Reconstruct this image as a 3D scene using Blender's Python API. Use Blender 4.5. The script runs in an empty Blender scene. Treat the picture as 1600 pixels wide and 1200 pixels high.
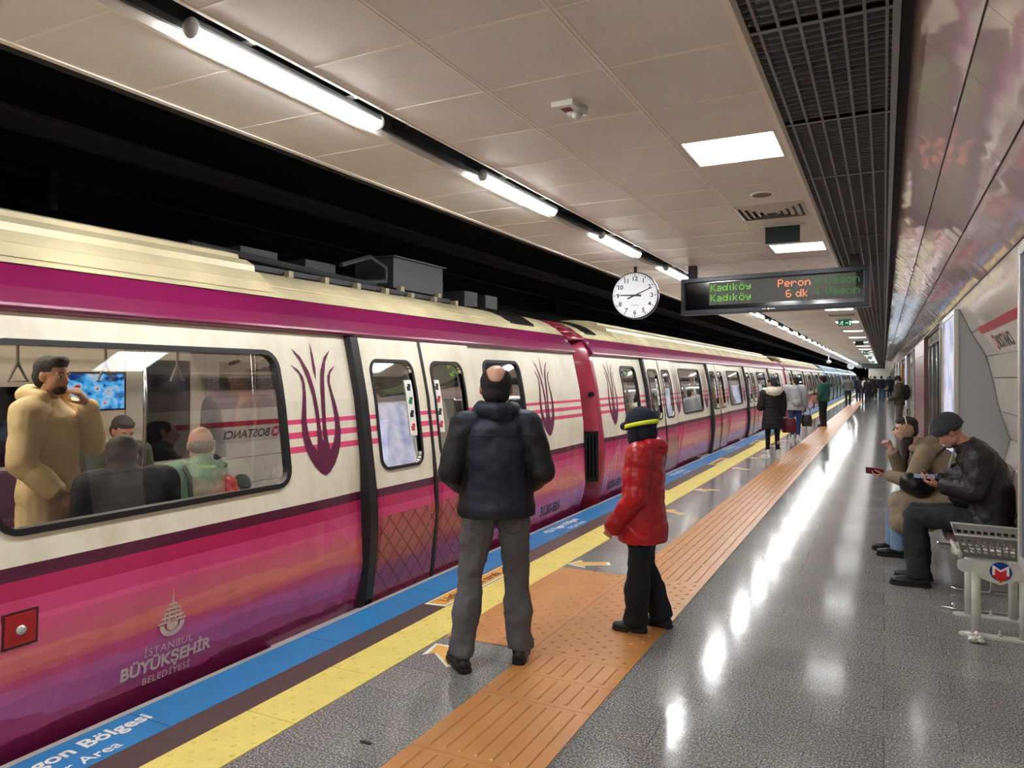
import bpy, bmesh, math, random
import numpy as np
from mathutils import Vector, Matrix, noise
random.seed(7)
C = bpy.context.scene.collection
PI = math.pi
S = bpy.context.scene

# ------------------------------------------------------------------ camera
HC = 1.62
YAW = math.atan(581/1150)
cd = bpy.data.cameras.new('camera'); cam = bpy.data.objects.new('camera', cd); C.objects.link(cam)
cam.location = (0, 0, HC); cam.rotation_euler = (PI/2, 0, YAW)
cd.sensor_width = 36; cd.lens = 36*1150/1600; cd.shift_y = -10/1600; cd.clip_end = 400
S.camera = cam

# ------------------------------------------------------------------ world, exposure
w = bpy.data.worlds.new('world'); S.world = w; w.use_nodes = True
w.node_tree.nodes['Background'].inputs[0].default_value = (0.5, 0.55, 0.65, 1)
w.node_tree.nodes['Background'].inputs[1].default_value = 0.0
S.view_settings.view_transform = 'Standard'; S.view_settings.look = 'None'
S.view_settings.gamma = 1; S.view_settings.use_curve_mapping = False
S.view_settings.exposure = 2.12
S.cycles.max_bounces = 7; S.cycles.diffuse_bounces = 4; S.cycles.glossy_bounces = 4
S.cycles.transparent_max_bounces = 12
S.cycles.sample_clamp_indirect = 6
TUBE, PANEL, CARLIGHT = 30.0, 2.2, 5.0

# ------------------------------------------------------------------ materials
def lin(c):
    return tuple(((v/255)/12.92 if v/255 <= .04045 else ((v/255+.055)/1.055)**2.4) for v in c) + (1,)
def nd(m, t, **kw):
    n = m.node_tree.nodes.new(t)
    for k, v in kw.items():
        if hasattr(n, k) and not k.startswith('i_'): setattr(n, k, v)
    return n
def lk(m, a, b): m.node_tree.links.new(a, b)
_M = {}
def mat(name, rgb, rough=.5, metal=0, noise_s=0, noise_a=.12, bump=0, bump_s=40, spec=None, coat=0, emit=None, es=0, coord='Object'):
    if name in _M: return _M[name]
    m = bpy.data.materials.new(name); m.use_nodes = True; _M[name] = m
    b = m.node_tree.nodes['Principled BSDF']
    col = lin(rgb); b.inputs['Base Color'].default_value = col
    b.inputs['Roughness'].default_value = rough; b.inputs['Metallic'].default_value = metal
    if spec is not None: b.inputs['Specular IOR Level'].default_value = spec
    if coat: b.inputs['Coat Weight'].default_value = coat; b.inputs['Coat Roughness'].default_value = .08
    if emit: b.inputs['Emission Color'].default_value = lin(emit); b.inputs['Emission Strength'].default_value = es
    tc = nd(m, 'ShaderNodeTexCoord')
    if noise_s:
        n = nd(m, 'ShaderNodeTexNoise'); n.inputs['Scale'].default_value = noise_s; n.inputs['Detail'].default_value = 5
        lk(m, tc.outputs[coord], n.inputs['Vector'])
        r = nd(m, 'ShaderNodeMapRange'); r.inputs['From Min'].default_value = .3; r.inputs['From Max'].default_value = .7
        r.inputs['To Min'].default_value = 1-noise_a; r.inputs['To Max'].default_value = 1+noise_a
        lk(m, n.outputs['Fac'], r.inputs['Value'])
        mx = nd(m, 'ShaderNodeVectorMath', operation='SCALE'); mx.inputs[0].default_value = col[:3]
        lk(m, r.outputs[0], mx.inputs['Scale']); lk(m, mx.outputs[0], b.inputs['Base Color'])
    if bump:
        n2 = nd(m, 'ShaderNodeTexNoise'); n2.inputs['Scale'].default_value = bump_s; n2.inputs['Detail'].default_value = 4
        lk(m, tc.outputs[coord], n2.inputs['Vector'])
        bp = nd(m, 'ShaderNodeBump'); bp.inputs['Strength'].default_value = bump; bp.inputs['Distance'].default_value = .02
        lk(m, n2.outputs['Fac'], bp.inputs['Height']); lk(m, bp.outputs[0], b.inputs['Normal'])
    return m
def emat(name, rgb, st):
    if name in _M: return _M[name]
    m = bpy.data.materials.new(name); m.use_nodes = True; _M[name] = m
    nt = m.node_tree; nt.nodes.clear()
    e = nt.nodes.new('ShaderNodeEmission'); o = nt.nodes.new('ShaderNodeOutputMaterial')
    e.inputs[0].default_value = lin(rgb); e.inputs[1].default_value = st
    nt.links.new(e.outputs[0], o.inputs[0]); return m
def glass(name, tint, gloss=.12, rough=0.02):
    m = bpy.data.materials.new(name); m.use_nodes = True; _M[name] = m
    nt = m.node_tree; nt.nodes.clear()
    t = nt.nodes.new('ShaderNodeBsdfTransparent'); t.inputs[0].default_value = (*tint, 1)
    g = nt.nodes.new('ShaderNodeBsdfGlossy'); g.inputs['Roughness'].default_value = rough
    fr = nt.nodes.new('ShaderNodeFresnel'); fr.inputs[0].default_value = 1.5
    mr = nt.nodes.new('ShaderNodeMath'); mr.operation = 'MULTIPLY_ADD'; mr.inputs[1].default_value = .8; mr.inputs[2].default_value = gloss; mr.use_clamp = True
    mx = nt.nodes.new('ShaderNodeMixShader'); o = nt.nodes.new('ShaderNodeOutputMaterial')
    nt.links.new(fr.outputs[0], mr.inputs[0]); nt.links.new(mr.outputs[0], mx.inputs[0])
    nt.links.new(t.outputs[0], mx.inputs[1]); nt.links.new(g.outputs[0], mx.inputs[2]); nt.links.new(mx.outputs[0], o.inputs[0])
    return m

def math_n(m, op, a, b=None, c=None, clamp=False):
    n = nd(m, 'ShaderNodeMath', operation=op); n.use_clamp = clamp
    for i, v in enumerate((a, b, c)):
        if v is None: continue
        if isinstance(v, (int, float)): n.inputs[i].default_value = v
        else: lk(m, v, n.inputs[i])
    return n.outputs[0]
def mixc(m, fac, a, b):
    n = nd(m, 'ShaderNodeMix', data_type='RGBA')
    for i, v in ((0, fac), (6, a), (7, b)):
        if isinstance(v, (int, float)): n.inputs[i].default_value = v
        elif isinstance(v, tuple): n.inputs[i].default_value = v
        else: lk(m, v, n.inputs[i])
    return n.outputs[2]

def livery(name, door=False, blue=False):
    m = bpy.data.materials.new(name); m.use_nodes = True; _M[name] = m
    b = m.node_tree.nodes['Principled BSDF']; b.inputs['Roughness'].default_value = .28
    b.inputs['Coat Weight'].default_value = .35; b.inputs['Coat Roughness'].default_value = .12
    tc = nd(m, 'ShaderNodeTexCoord'); sp = nd(m, 'ShaderNodeSeparateXYZ'); lk(m, tc.outputs['Object'], sp.inputs[0])
    y, z = sp.outputs[1], sp.outputs[2]
    mp = nd(m, 'ShaderNodeMapping'); mp.inputs['Scale'].default_value = (0, 1.6, 7)
    lk(m, tc.outputs['Object'], mp.inputs[0])
    nz = nd(m, 'ShaderNodeTexNoise'); nz.inputs['Scale'].default_value = 1; nz.inputs['Detail'].default_value = 3; lk(m, mp.outputs[0], nz.inputs['Vector'])
    low = nd(m, 'ShaderNodeMapRange'); low.inputs['From Min'].default_value = .60; low.inputs['From Max'].default_value = .48
    lk(m, z, low.inputs['Value'])
    off = math_n(m, 'MULTIPLY', math_n(m, 'SUBTRACT', nz.outputs['Fac'], .5), .22)
    z2 = math_n(m, 'ADD', z, math_n(m, 'MULTIPLY', off, low.outputs[0]))
    t = math_n(m, 'MULTIPLY_ADD', z2, 1/2.6, .5/2.6)
    cr = nd(m, 'ShaderNodeValToRGB'); cr.color_ramp.interpolation = 'CONSTANT'
    if blue:
        stops = [(-.5, (20, 40, 60)), (.12, (90, 130, 150)), (.45, (120, 150, 160)), (.8, (70, 130, 170)), (.86, (150, 165, 168)), (1.78, (60, 140, 190))]
    else:
        stops = [(-.5, (132, 36, 84)), (.06, (176, 56, 114)), (.13, (184, 86, 144)), (.215, (200, 96, 154)), (.275, (208, 80, 134)), (.33, (218, 102, 120)),
                 (.40, (224, 116, 122)), (.44, (216, 94, 130)), (.52, (220, 88, 136)), (.585, (208, 66, 124)), (.66, (184, 34, 92)),
                 (.745, (84, 24, 54)), (.81, (232, 226, 208)), (1.13, (226, 74, 122)), (1.175, (232, 226, 208)), (1.225, (226, 74, 122)), (1.265, (232, 226, 208)),
                 (1.308, (226, 74, 122)), (1.345, (232, 226, 208))]
    els = cr.color_ramp.elements
    while len(els) < len(stops): els.new(.5)
    for i, (zz, c) in enumerate(stops): els[i].position = 0 if i == 0 else (zz+.5)/2.6; els[i].color = lin(c)
    for i, (zz, c) in enumerate(stops): els[i].position = 0 if i == 0 else (zz+.5)/2.6; els[i].color = lin(c)
    lk(m, t, cr.inputs[0]); col = cr.outputs[0]
    if door and not blue:
        P = .165
        a = math_n(m, 'PINGPONG', math_n(m, 'ADD', y, z), P/2); bb = math_n(m, 'PINGPONG', math_n(m, 'SUBTRACT', y, z), P/2)
        ln = math_n(m, 'LESS_THAN', math_n(m, 'MINIMUM', a, bb), .0095)
        g = nd(m, 'ShaderNodeMapRange'); g.inputs['From Min'].default_value = 0; g.inputs['From Max'].default_value = .6; lk(m, z, g.inputs['Value'])
        base = mixc(m, g.outputs[0], lin((150, 52, 92)), lin((176, 84, 84)))
        lat = mixc(m, ln, base, lin((118, 34, 56)))
        col = mixc(m, math_n(m, 'LESS_THAN', z, .60), col, lat)
    # grime: yellowish streaks on the paint
    mp2 = nd(m, 'ShaderNodeMapping'); mp2.inputs['Scale'].default_value = (0, 3.2, 1.6); lk(m, tc.outputs['Object'], mp2.inputs[0])
    n2 = nd(m, 'ShaderNodeTexNoise'); n2.inputs['Scale'].default_value = 1.6; n2.inputs['Detail'].default_value = 6; n2.inputs['Roughness'].default_value = .62
    lk(m, mp2.outputs[0], n2.inputs['Vector'])
    r2 = nd(m, 'ShaderNodeMapRange'); r2.inputs['From Min'].default_value = .46; r2.inputs['From Max'].default_value = .75; r2.inputs['To Max'].default_value = .4
    lk(m, n2.outputs['Fac'], r2.inputs['Value'])
    dirt = nd(m, 'ShaderNodeMix', data_type='RGBA', blend_type='MULTIPLY'); lk(m, r2.outputs[0], dirt.inputs[0]); lk(m, col, dirt.inputs[6]); dirt.inputs[7].default_value = lin((205, 184, 140))
    lk(m, dirt.outputs[2], b.inputs['Base Color'])
    return m

def granite():
    m = bpy.data.materials.new('granite'); m.use_nodes = True; _M['granite'] = m
    b = m.node_tree.nodes['Principled BSDF']
    tc = nd(m, 'ShaderNodeTexCoord')
    v = nd(m, 'ShaderNodeTexNoise'); v.inputs['Scale'].default_value = 105; v.inputs['Detail'].default_value = 3; v.inputs['Roughness'].default_value = .8; lk(m, tc.outputs['Object'], v.inputs['Vector'])
    cr = nd(m, 'ShaderNodeValToRGB'); e = cr.color_ramp.elements
    e[0].position = .36; e[0].color = lin((66, 67, 67)); e[1].position = .49; e[1].color = lin((128, 128, 125))
    x = e.new(.55); x.color = lin((152, 151, 147)); x = e.new(.63); x.color = lin((222, 219, 212))
    lk(m, v.outputs['Fac'], cr.inputs[0])
    br = nd(m, 'ShaderNodeTexBrick'); br.offset = .5; br.inputs['Scale'].default_value = 1
    br.inputs['Brick Width'].default_value = .62; br.inputs['Row Height'].default_value = .31; br.inputs['Mortar Size'].default_value = .0022
    br.inputs['Color1'].default_value = (1, 1, 1, 1); br.inputs['Color2'].default_value = (.84, .85, .86, 1); br.inputs['Mortar'].default_value = (.45, .45, .45, 1)
    br.inputs['Bias'].default_value = .1
    lk(m, tc.outputs['Object'], br.inputs['Vector'])
    mx = nd(m, 'ShaderNodeMix', data_type='RGBA', blend_type='MULTIPLY'); mx.inputs[0].default_value = 1
    lk(m, cr.outputs[0], mx.inputs[6]); lk(m, br.outputs['Color'], mx.inputs[7])
    lk(m, mx.outputs[2], b.inputs['Base Color'])
    n2 = nd(m, 'ShaderNodeTexNoise'); n2.inputs['Scale'].default_value = 2.2; n2.inputs['Detail'].default_value = 4; lk(m, tc.outputs['Object'], n2.inputs['Vector'])
    r = nd(m, 'ShaderNodeMapRange'); r.inputs['To Min'].default_value = .08; r.inputs['To Max'].default_value = .17; lk(m, n2.outputs['Fac'], r.inputs['Value'])
    lk(m, r.outputs[0], b.inputs['Roughness'])
    n3 = nd(m, 'ShaderNodeTexNoise'); n3.inputs['Scale'].default_value = 14; n3.inputs['Detail'].default_value = 2; lk(m, tc.outputs['Object'], n3.inputs['Vector'])
    bp = nd(m, 'ShaderNodeBump'); bp.inputs['Strength'].default_value = .05; bp.inputs['Distance'].default_value = .01; lk(m, n3.outputs['Fac'], bp.inputs['Height'])
    lk(m, bp.outputs[0], b.inputs['Normal']); b.inputs['Specular IOR Level'].default_value = .3
    return m

def ceil_mat():
    m = mat('ceiling_panel', (236, 230, 222), .36, 0, 1.1, .09)
    b = m.node_tree.nodes['Principled BSDF']
    tc = nd(m, 'ShaderNodeTexCoord'); mp = nd(m, 'ShaderNodeMapping'); mp.inputs['Scale'].default_value = (125, 125, 0); lk(m, tc.outputs['Object'], mp.inputs[0])
    v = nd(m, 'ShaderNodeTexVoronoi'); v.inputs['Randomness'].default_value = 0; v.inputs['Scale'].default_value = 1; lk(m, mp.outputs[0], v.inputs['Vector'])
    h = math_n(m, 'GREATER_THAN', v.outputs['Distance'], .28)
    old = b.inputs['Base Color'].links[0].from_socket
    col = nd(m, 'ShaderNodeVectorMath', operation='SCALE'); lk(m, old, col.inputs[0]); lk(m, math_n(m, 'MULTIPLY_ADD', h, .30, .70), col.inputs['Scale'])
    lk(m, col.outputs[0], b.inputs['Base Color'])
    return m

def panel_mat(name, rgb, rough, wav):
    m = mat(name, rgb, rough, 0, .9, .05)
    b = m.node_tree.nodes['Principled BSDF']; b.inputs['Specular IOR Level'].default_value = .5
    tc = nd(m, 'ShaderNodeTexCoord')
    n = nd(m, 'ShaderNodeTexNoise'); n.inputs['Scale'].default_value = 4.5; n.inputs['Detail'].default_value = 0.0; lk(m, tc.outputs['Object'], n.inputs['Vector'])
    bp = nd(m, 'ShaderNodeBump'); bp.inputs['Strength'].default_value = 1; bp.inputs['Distance'].default_value = wav; lk(m, n.outputs['Fac'], bp.inputs['Height'])
    lk(m, bp.outputs[0], b.inputs['Normal'])
    return m

GRAN = granite(); CEIL = ceil_mat()
RAIL = mat('ceiling_rail', (240, 232, 220), .35)
TRIMC = mat('brushed_trim', (150, 148, 142), .35, .6)
DARK = mat('tunnel_black', (9, 9, 11), .85, 0, 3, .4, .4, 6)
DARK2 = mat('dark_metal', (26, 26, 29), .55, .2)
BLACK = mat('black_rubber', (17, 16, 18), .45)
BLACKG = mat('black_gloss', (14, 15, 18), .25)
PINKP = panel_mat('pink_wall_panel', (184, 162, 162), .04, .0018)
CREAMP = panel_mat('cream_wall_panel', (216, 209, 197), .05, .002)
YEL = mat('yellow_tactile', (238, 218, 122), .42, 0, 6, .06, .15, 60)
ORG = mat('orange_tactile', (200, 140, 82), .33, 0, 4, .07, .12, 50)
BLUE = mat('blue_sticker', (50, 132, 192), .34, 0, 4, .07)
BROWN = mat('brown_granite', (88, 74, 70), .4, 0, 150, .25)
ALU = mat('aluminium', (206, 205, 200), .32, .35)
WHITE = mat('white_paint', (222, 220, 212), .35, 0, 8, .06)
GREYP = mat('grey_panel', (168, 169, 169), .45, 0, 200, .05)
CHROME = mat('chrome', (225, 225, 225), .08, 1)
MIRROR = mat('mirror_glass', (150, 155, 158), .05, .9)
ROOF = mat('roof_cream', (206, 191, 154), .38, 0, 2.2, .22, .1, 12)
MAROON = mat('maroon_band', (122, 22, 72), .3, 0, 2, .06, coat=.4)
RED = mat('gangway_red', (150, 34, 58), .35, 0, 3, .12, coat=.3)
LIV, LIVD = livery('livery'), livery('livery_door', True)
LIVB = livery('livery_blue', False, True)
BLUEF = mat('blue_band', (52, 120, 160), .3, 0, 2, .08, coat=.4)
TUL = mat('tulip_maroon', (96, 24, 62), .35)
WINGL = glass('window_glass', (.82, .83, .83), .01)
INT = mat('car_interior', (170, 160, 146), .5)
INTF = mat('car_floor', (90, 84, 80), .5)
GREEN = mat('sign_green', (14, 70, 52), .4, emit=(14, 110, 74), es=.1)
TXTW = mat('white_lettering', (236, 236, 230), .4)
TXTK = mat('black_lettering', (22, 22, 26), .4)

# ------------------------------------------------------------------ mesh helpers
def box(bm, x0, x1, y0, y1, z0, z1, mi=0):
    v = [bm.verts.new(p) for p in ((x0,y0,z0),(x1,y0,z0),(x1,y1,z0),(x0,y1,z0),(x0,y0,z1),(x1,y0,z1),(x1,y1,z1),(x0,y1,z1))]
    for f in ((0,3,2,1),(4,5,6,7),(0,1,5,4),(1,2,6,5),(2,3,7,6),(3,0,4,7)):
        bm.faces.new([v[i] for i in f]).material_index = mi
def frame_of(d):
    d = Vector(d).normalized(); a = Vector((0,0,1)) if abs(d.z) < .9 else Vector((1,0,0))
    u = d.cross(a).normalized(); return u, d.cross(u).normalized()
def loft(bm, rings, n=14, mi=0, cap=True):
    """rings: (centre, a, b) with a, b the half-axis vectors"""
    rows = []
    for c, a, b in rings:
        c, a, b = Vector(c), Vector(a), Vector(b)
        rows.append([bm.verts.new(c + a*math.cos(2*PI*i/n) + b*math.sin(2*PI*i/n)) for i in range(n)])
    for r0, r1 in zip(rows, rows[1:]):
        for i in range(n): bm.faces.new((r0[i], r0[(i+1)%n], r1[(i+1)%n], r1[i])).material_index = mi
    if cap:
        bm.faces.new(rows[0][::-1]).material_index = mi; bm.faces.new(rows[-1]).material_index = mi
def cyl(bm, p0, p1, r0, r1=None, n=12, mi=0):
    r1 = r0 if r1 is None else r1
    u, v = frame_of(Vector(p1)-Vector(p0))
    loft(bm, [(p0, u*r0, v*r0), (p1, u*r1, v*r1)], n, mi)
def tube(bm, pts, r, n=8, mi=0):
    pts = [Vector(p) for p in pts]; rings = []
    u0 = None
    for i, p in enumerate(pts):
        d = (pts[min(i+1, len(pts)-1)] - pts[max(i-1, 0)]).normalized()
        if u0 is None: u0, _ = frame_of(d)
        u = (u0 - d*u0.dot(d)).normalized(); u0 = u; v = d.cross(u)
        rr = r[i] if isinstance(r, (list, tuple)) else r
        rings.append((p, u*rr, v*rr))
    loft(bm, rings, n, mi)
def ball(bm, c, r, rot=None, u=14, v=10, mi=0):
    if isinstance(r, (int, float)): r = (r, r, r)
    c = Vector(c); R = rot or Matrix.Identity(3)
    top = bm.verts.new(c + R@Vector((0,0,r[2]))); bot = bm.verts.new(c + R@Vector((0,0,-r[2]))); rows = []
    for j in range(1, v):
        t = PI*j/v
        rows.append([bm.verts.new(c + R@Vector((r[0]*math.sin(t)*math.cos(2*PI*i/u), r[1]*math.sin(t)*math.sin(2*PI*i/u), r[2]*math.cos(t)))) for i in range(u)])
    for i in range(u):
        bm.faces.new((top, rows[0][i], rows[0][(i+1)%u])).material_index = mi
        bm.faces.new((bot, rows[-1][(i+1)%u], rows[-1][i])).material_index = mi
    for a, b in zip(rows, rows[1:]):
        for i in range(u): bm.faces.new((a[i], b[i], b[(i+1)%u], a[(i+1)%u])).material_index = mi
def prism(bm, pts, d, mi=0):
    """closed polygon pts (3-D, planar-ish) thickened along d"""
    a = [bm.verts.new(p) for p in pts]; b = [bm.verts.new(Vector(p)+Vector(d)) for p in pts]
    n = len(a)
    bm.faces.new(a[::-1]).material_index = mi; bm.faces.new(b).material_index = mi
    for i in range(n): bm.faces.new((a[i], a[(i+1)%n], b[(i+1)%n], b[i])).material_index = mi
def obj(name, bm, mats, parent=None, smooth=False, bevel=0):
    me = bpy.data.meshes.new(name)
    bmesh.ops.recalc_face_normals(bm, faces=bm.faces[:]); bm.to_mesh(me); bm.free()
    for m in (mats if isinstance(mats, (list, tuple)) else [mats]): me.materials.append(m)
    if smooth: me.shade_smooth() if hasattr(me, 'shade_smooth') else None
    o = bpy.data.objects.new(name, me); C.objects.link(o)
    if parent: o.parent = parent
    if bevel:
        b = o.modifiers.new('bevel', 'BEVEL'); b.width = bevel; b.segments = 2; b.limit_method = 'ANGLE'
    return o
def NB(): return bmesh.new()
def tag(o, label, cat, group=None, kind=None):
    o['label'] = label; o['category'] = cat
    if group: o['group'] = group
    if kind: o['kind'] = kind
    return o
def thing(name, label, cat, loc=(0,0,0), rz=0, group=None):
    o = bpy.data.objects.new(name, None); C.objects.link(o); o.empty_display_size = .1
    o.location = loc; o.rotation_euler = (0, 0, rz); return tag(o, label, cat, group)
def struct(name, bm, mats, parent=None, smooth=False):
    o = obj(name, bm, mats, parent, smooth)
    if parent is None: o['kind'] = 'structure'
    return o
def copy_tree(o, parent=None, loc=None, rz=None, label=None, group=None):
    c = o.copy(); C.objects.link(c); c.parent = parent
    if loc is not None: c.location = loc
    if rz is not None: c.rotation_euler = (0, 0, rz)
    if label: c['label'] = label
    if group: c['group'] = group
    for ch in KIDS.get(o.name) or list(o.children): copy_tree(ch, c)
    return c
KIDS = {}
def text_bm(s, size, align='CENTER', thick=.002, bold=0, spacing=1, res=3):
    """a lettering as a bmesh in x (right), y (up), thickened along +z"""
    cu = bpy.data.curves.new('t', 'FONT'); cu.body = s; cu.size = size; cu.align_x = align; cu.extrude = thick/2
    cu.offset = bold; cu.space_character = spacing; cu.resolution_u = res
    o = bpy.data.objects.new('t', cu); C.objects.link(o)
    dg = bpy.context.evaluated_depsgraph_get(); me = bpy.data.meshes.new_from_object(o.evaluated_get(dg))
    bm = NB(); bm.from_mesh(me)
    bpy.data.objects.remove(o); bpy.data.curves.remove(cu); bpy.data.meshes.remove(me)
    return bm
def place_bm(bm, o, ex, ey):
    """lettering plane onto origin o with axes ex, ey"""
    o, ex, ey = Vector(o), Vector(ex).normalized(), Vector(ey).normalized(); ez = ex.cross(ey)
    for v in bm.verts: v.co = o + ex*v.co.x + ey*v.co.y + ez*v.co.z
    return bm
def join_bm(dst, src, mi=0):
    me = bpy.data.meshes.new('tmp'); src.to_mesh(me); src.free(); n = len(dst.faces); dst.from_mesh(me); bpy.data.meshes.remove(me)
    dst.faces.ensure_lookup_table()
    for f in dst.faces[n:]: f.material_index = mi
    return dst
def rrect(a, b, c, d, r, m=5):
    """rounded rectangle a<u<b, c<v<d as list of (u,v), counter-clockwise"""
    out = []
    for cx, cy, s in ((b-r, d-r, 0), (a+r, d-r, 1), (a+r, c+r, 2), (b-r, c+r, 3)):
        for i in range(m+1):
            t = (s + i/m)*PI/2; out.append((cx + r*math.cos(t), cy + r*math.sin(t)))
    return out

# ------------------------------------------------------------------ station shell
Y0, Y1 = -9.0, 126.0
CZ = 3.02
PE = -3.27
b = NB(); box(b, PE, 1.3, Y0, Y1, -.3, 0); struct('floor', b, GRAN)
b = NB(); box(b, PE-.012, PE+.025, Y0, Y1, -.25, .003); struct('trim_1', b, ALU)
b = NB(); box(b, PE+.03, -2.95, Y0, Y1, -.05, .003)
for y in np.arange(2.43-.0-12, Y1, 1.19): box(b, PE+.03, -2.95, y, y+.003, 0, .0036, 1)
struct('trim_2', b, [BLUE, mat('blue_seam', (20, 60, 100), .5)])
b = NB(); box(b, -2.95, -2.76, Y0, Y1, -.05, .0025); struct('trim_3', b, BROWN)
def dome(bm, x, y, z, r, h, n=8, mi=0):
    ra = [(r, 0), (r*.72, h*.8), (r*.4, h)]
    rows = [[bm.verts.new((x+q*math.cos(2*PI*i/n), y+q*math.sin(2*PI*i/n), z+k)) for i in range(n)] for q, k in ra]
    for r0, r1 in zip(rows, rows[1:]):
        for i in range(n): bm.faces.new((r0[i], r0[(i+1)%n], r1[(i+1)%n], r1[i])).material_index = mi
    bm.faces.new(rows[-1]).material_index = mi
# yellow studded strip
b = NB(); yy = Y0 + .03
yt = 2.61 - .61*16
k = 0
while yt < Y1 - .7:
    box(b, -2.755, -2.455, yt+.002, yt+.606, -.05, .005)
    if -1 < yt < 32:
        for i in range(10):
            for j in range(5):
                if (i + j) % 2 == 0 or yt > 1e9: dome(b, -2.725+j*.06, yt+.03+i*.06, .005, .0135, .006, 7)
    yt += .61
struct('trim_4', b, YEL)
# orange guidance path: bar tiles, and stud tiles where people stop
b = NB()
def bar_tile(x0, x1, y0, y1):
    box(b, x0+.0015, x1-.0015, y0+.0015, y1-.0015, -.05, .004)
    if y0 < 50:
        for i in range(7):
            x = x0 + .075 + i*(x1-x0-.15)/6
            for s in (-1, 1):
                pass
            v = [(x-.011, y0+.03, .004), (x+.011, y0+.03, .004), (x+.011, y1-.03, .004), (x-.011, y1-.03, .004)]
            tpv = [(x-.006, y0+.04, .0095), (x+.006, y0+.04, .0095), (x+.006, y1-.04, .0095), (x-.006, y1-.04, .0095)]
            A = [b.verts.new(p) for p in v]; T = [b.verts.new(p) for p in tpv]
            b.faces.new(T)
            for q in range(4): b.faces.new((A[q], A[(q+1)%4], T[(q+1)%4], T[q]))
def dot_tile(x0, x1, y0, y1):
    box(b, x0+.0015, x1-.0015, y0+.0015, y1-.0015, -.05, .004)
    for i in range(9):
        for j in range(9):
            if (i+j) % 2 == 0: dome(b, x0+.06+j*(x1-x0-.12)/8, y0+.06+i*(y1-y0-.12)/8, .004, .014, .006, 7)
OX0, OX1 = -1.865, -1.25
y = 3.94
rows = []
yb = 3.94
for hgt in (.31, .31, .62, .62, .62, .62, .62, .62, .62, .62, .62, .62, .62): yb -= hgt; rows.append((yb, yb+hgt))
yb = 5.79
while yb < 63: rows.append((yb, yb+.617)); yb += .617
for a, c in rows: bar_tile(OX0, OX1, a, c)
for i in range(3):
    for x0, x1 in ((-2.455, -1.865), (OX0, OX1)): dot_tile(x0, x1, 3.94+i*.617, 3.94+(i+1)*.617)
for i in range(2): dot_tile(-2.455, OX0, 61.2+i*.9, 62.1+i*.9)
struct('trim_5', b, ORG)

# ceiling
b = NB()
spans = [(-3.27, -2.61), (-2.34, -1.735), (-1.735, -1.125), (-1.125, -.50)]
LY = [4.65-7.8, 4.65-3.9, 4.65, 8.45] + [12.45+3.97*k for k in range(29)]
for i, (x0, x1) in enumerate(spans):
    y = 3.76 - .6*21
    if i < 3:
        box(b, x0, x1, Y0, Y1, CZ, CZ+.04)
    else:
        cuts = [Y0]
        for ly in LY: cuts += [ly-.26, ly+.26]
        cuts.append(Y1)
        for q in range(0, len(cuts)-1, 2): box(b, x0, x1, cuts[q], cuts[q+1], CZ, CZ+.04)
        for ly in LY: box(b, x1-.06, x1, ly-.26, ly+.26, CZ, CZ+.04)
    while y < Y1:
        dy = .0 if i else -.15
        box(b, x0, x1, y+dy-.007, y+dy+.007, CZ-.0025, CZ+.01, 1)
        y += .6
for x in (-1.735, -1.125): 
    box(b, x-.017, x-.004, Y0, Y1, CZ-.003, CZ+.01, 1); box(b, x+.004, x+.017, Y0, Y1, CZ-.003, CZ+.01, 1)
for x0, x1 in ((-3.285, -3.25), (-2.625, -2.60), (-2.345, -2.325), (-.535, -.50)): box(b, x0, x1, Y0, Y1, CZ-.006, CZ+.06, 1)
box(b, -.50, -.478, Y0, Y1, CZ-.035, CZ+.08, 2)
box(b, .03, .058, Y0, Y1, CZ-.03, CZ+.08, 2)
struct('ceiling', b, [CEIL, RAIL, TRIMC])
# dark void above the ceiling with its steel
b = NB()
box(b, -3.35, 1.7, Y0, Y1, 3.75, 3.85); box(b, -3.33, -3.285, Y0, Y1, CZ+.05, 3.8)
box(b, .06, .10, Y0, Y1, CZ-.02, 3.8)
for k in range(110):
    y = Y0+.4+k*1.22; box(b, -2.62, -2.33, y, y+.05, CZ+.09, CZ+.14, 1)
box(b, -2.585, -2.565, Y0, Y1, CZ+.03, CZ+.06, 1); box(b, -2.40, -2.385, Y0, Y1, CZ+.13, CZ+.16, 1)
struct('wall_back', b, [DARK, DARK2])
# open cell grille panels
b = NB(); GL = 1.2
for i in range(7): x = -.47+.028+i*.0755; box(b, x-.006, x+.006, 0, GL, CZ-.032, CZ+.02)
k = 0
while k*.062 < GL-.02: box(b, -.475, .03, k*.062+.01, k*.062+.015, CZ-.030, CZ-.012); k += 1
box(b, -.475, .03, 0, .012, CZ-.034, CZ+.02); box(b, -.475, .03, GL-.012, GL, CZ-.034, CZ+.02)
g0 = obj('ceiling_grille', b, mat('grille_metal', (126, 126, 128), .45, .3))
tag(g0, 'dark metal open-cell grille panel in the strip beside the pink wall panels', 'grille', 'open-cell grille panels overhead')
g0.location = (0, Y0+.05, 0)
n = 1
while Y0+.05+n*GL < 118:
    c = g0.copy(); C.objects.link(c); c.location.y = Y0+.05+n*GL; n += 1

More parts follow.
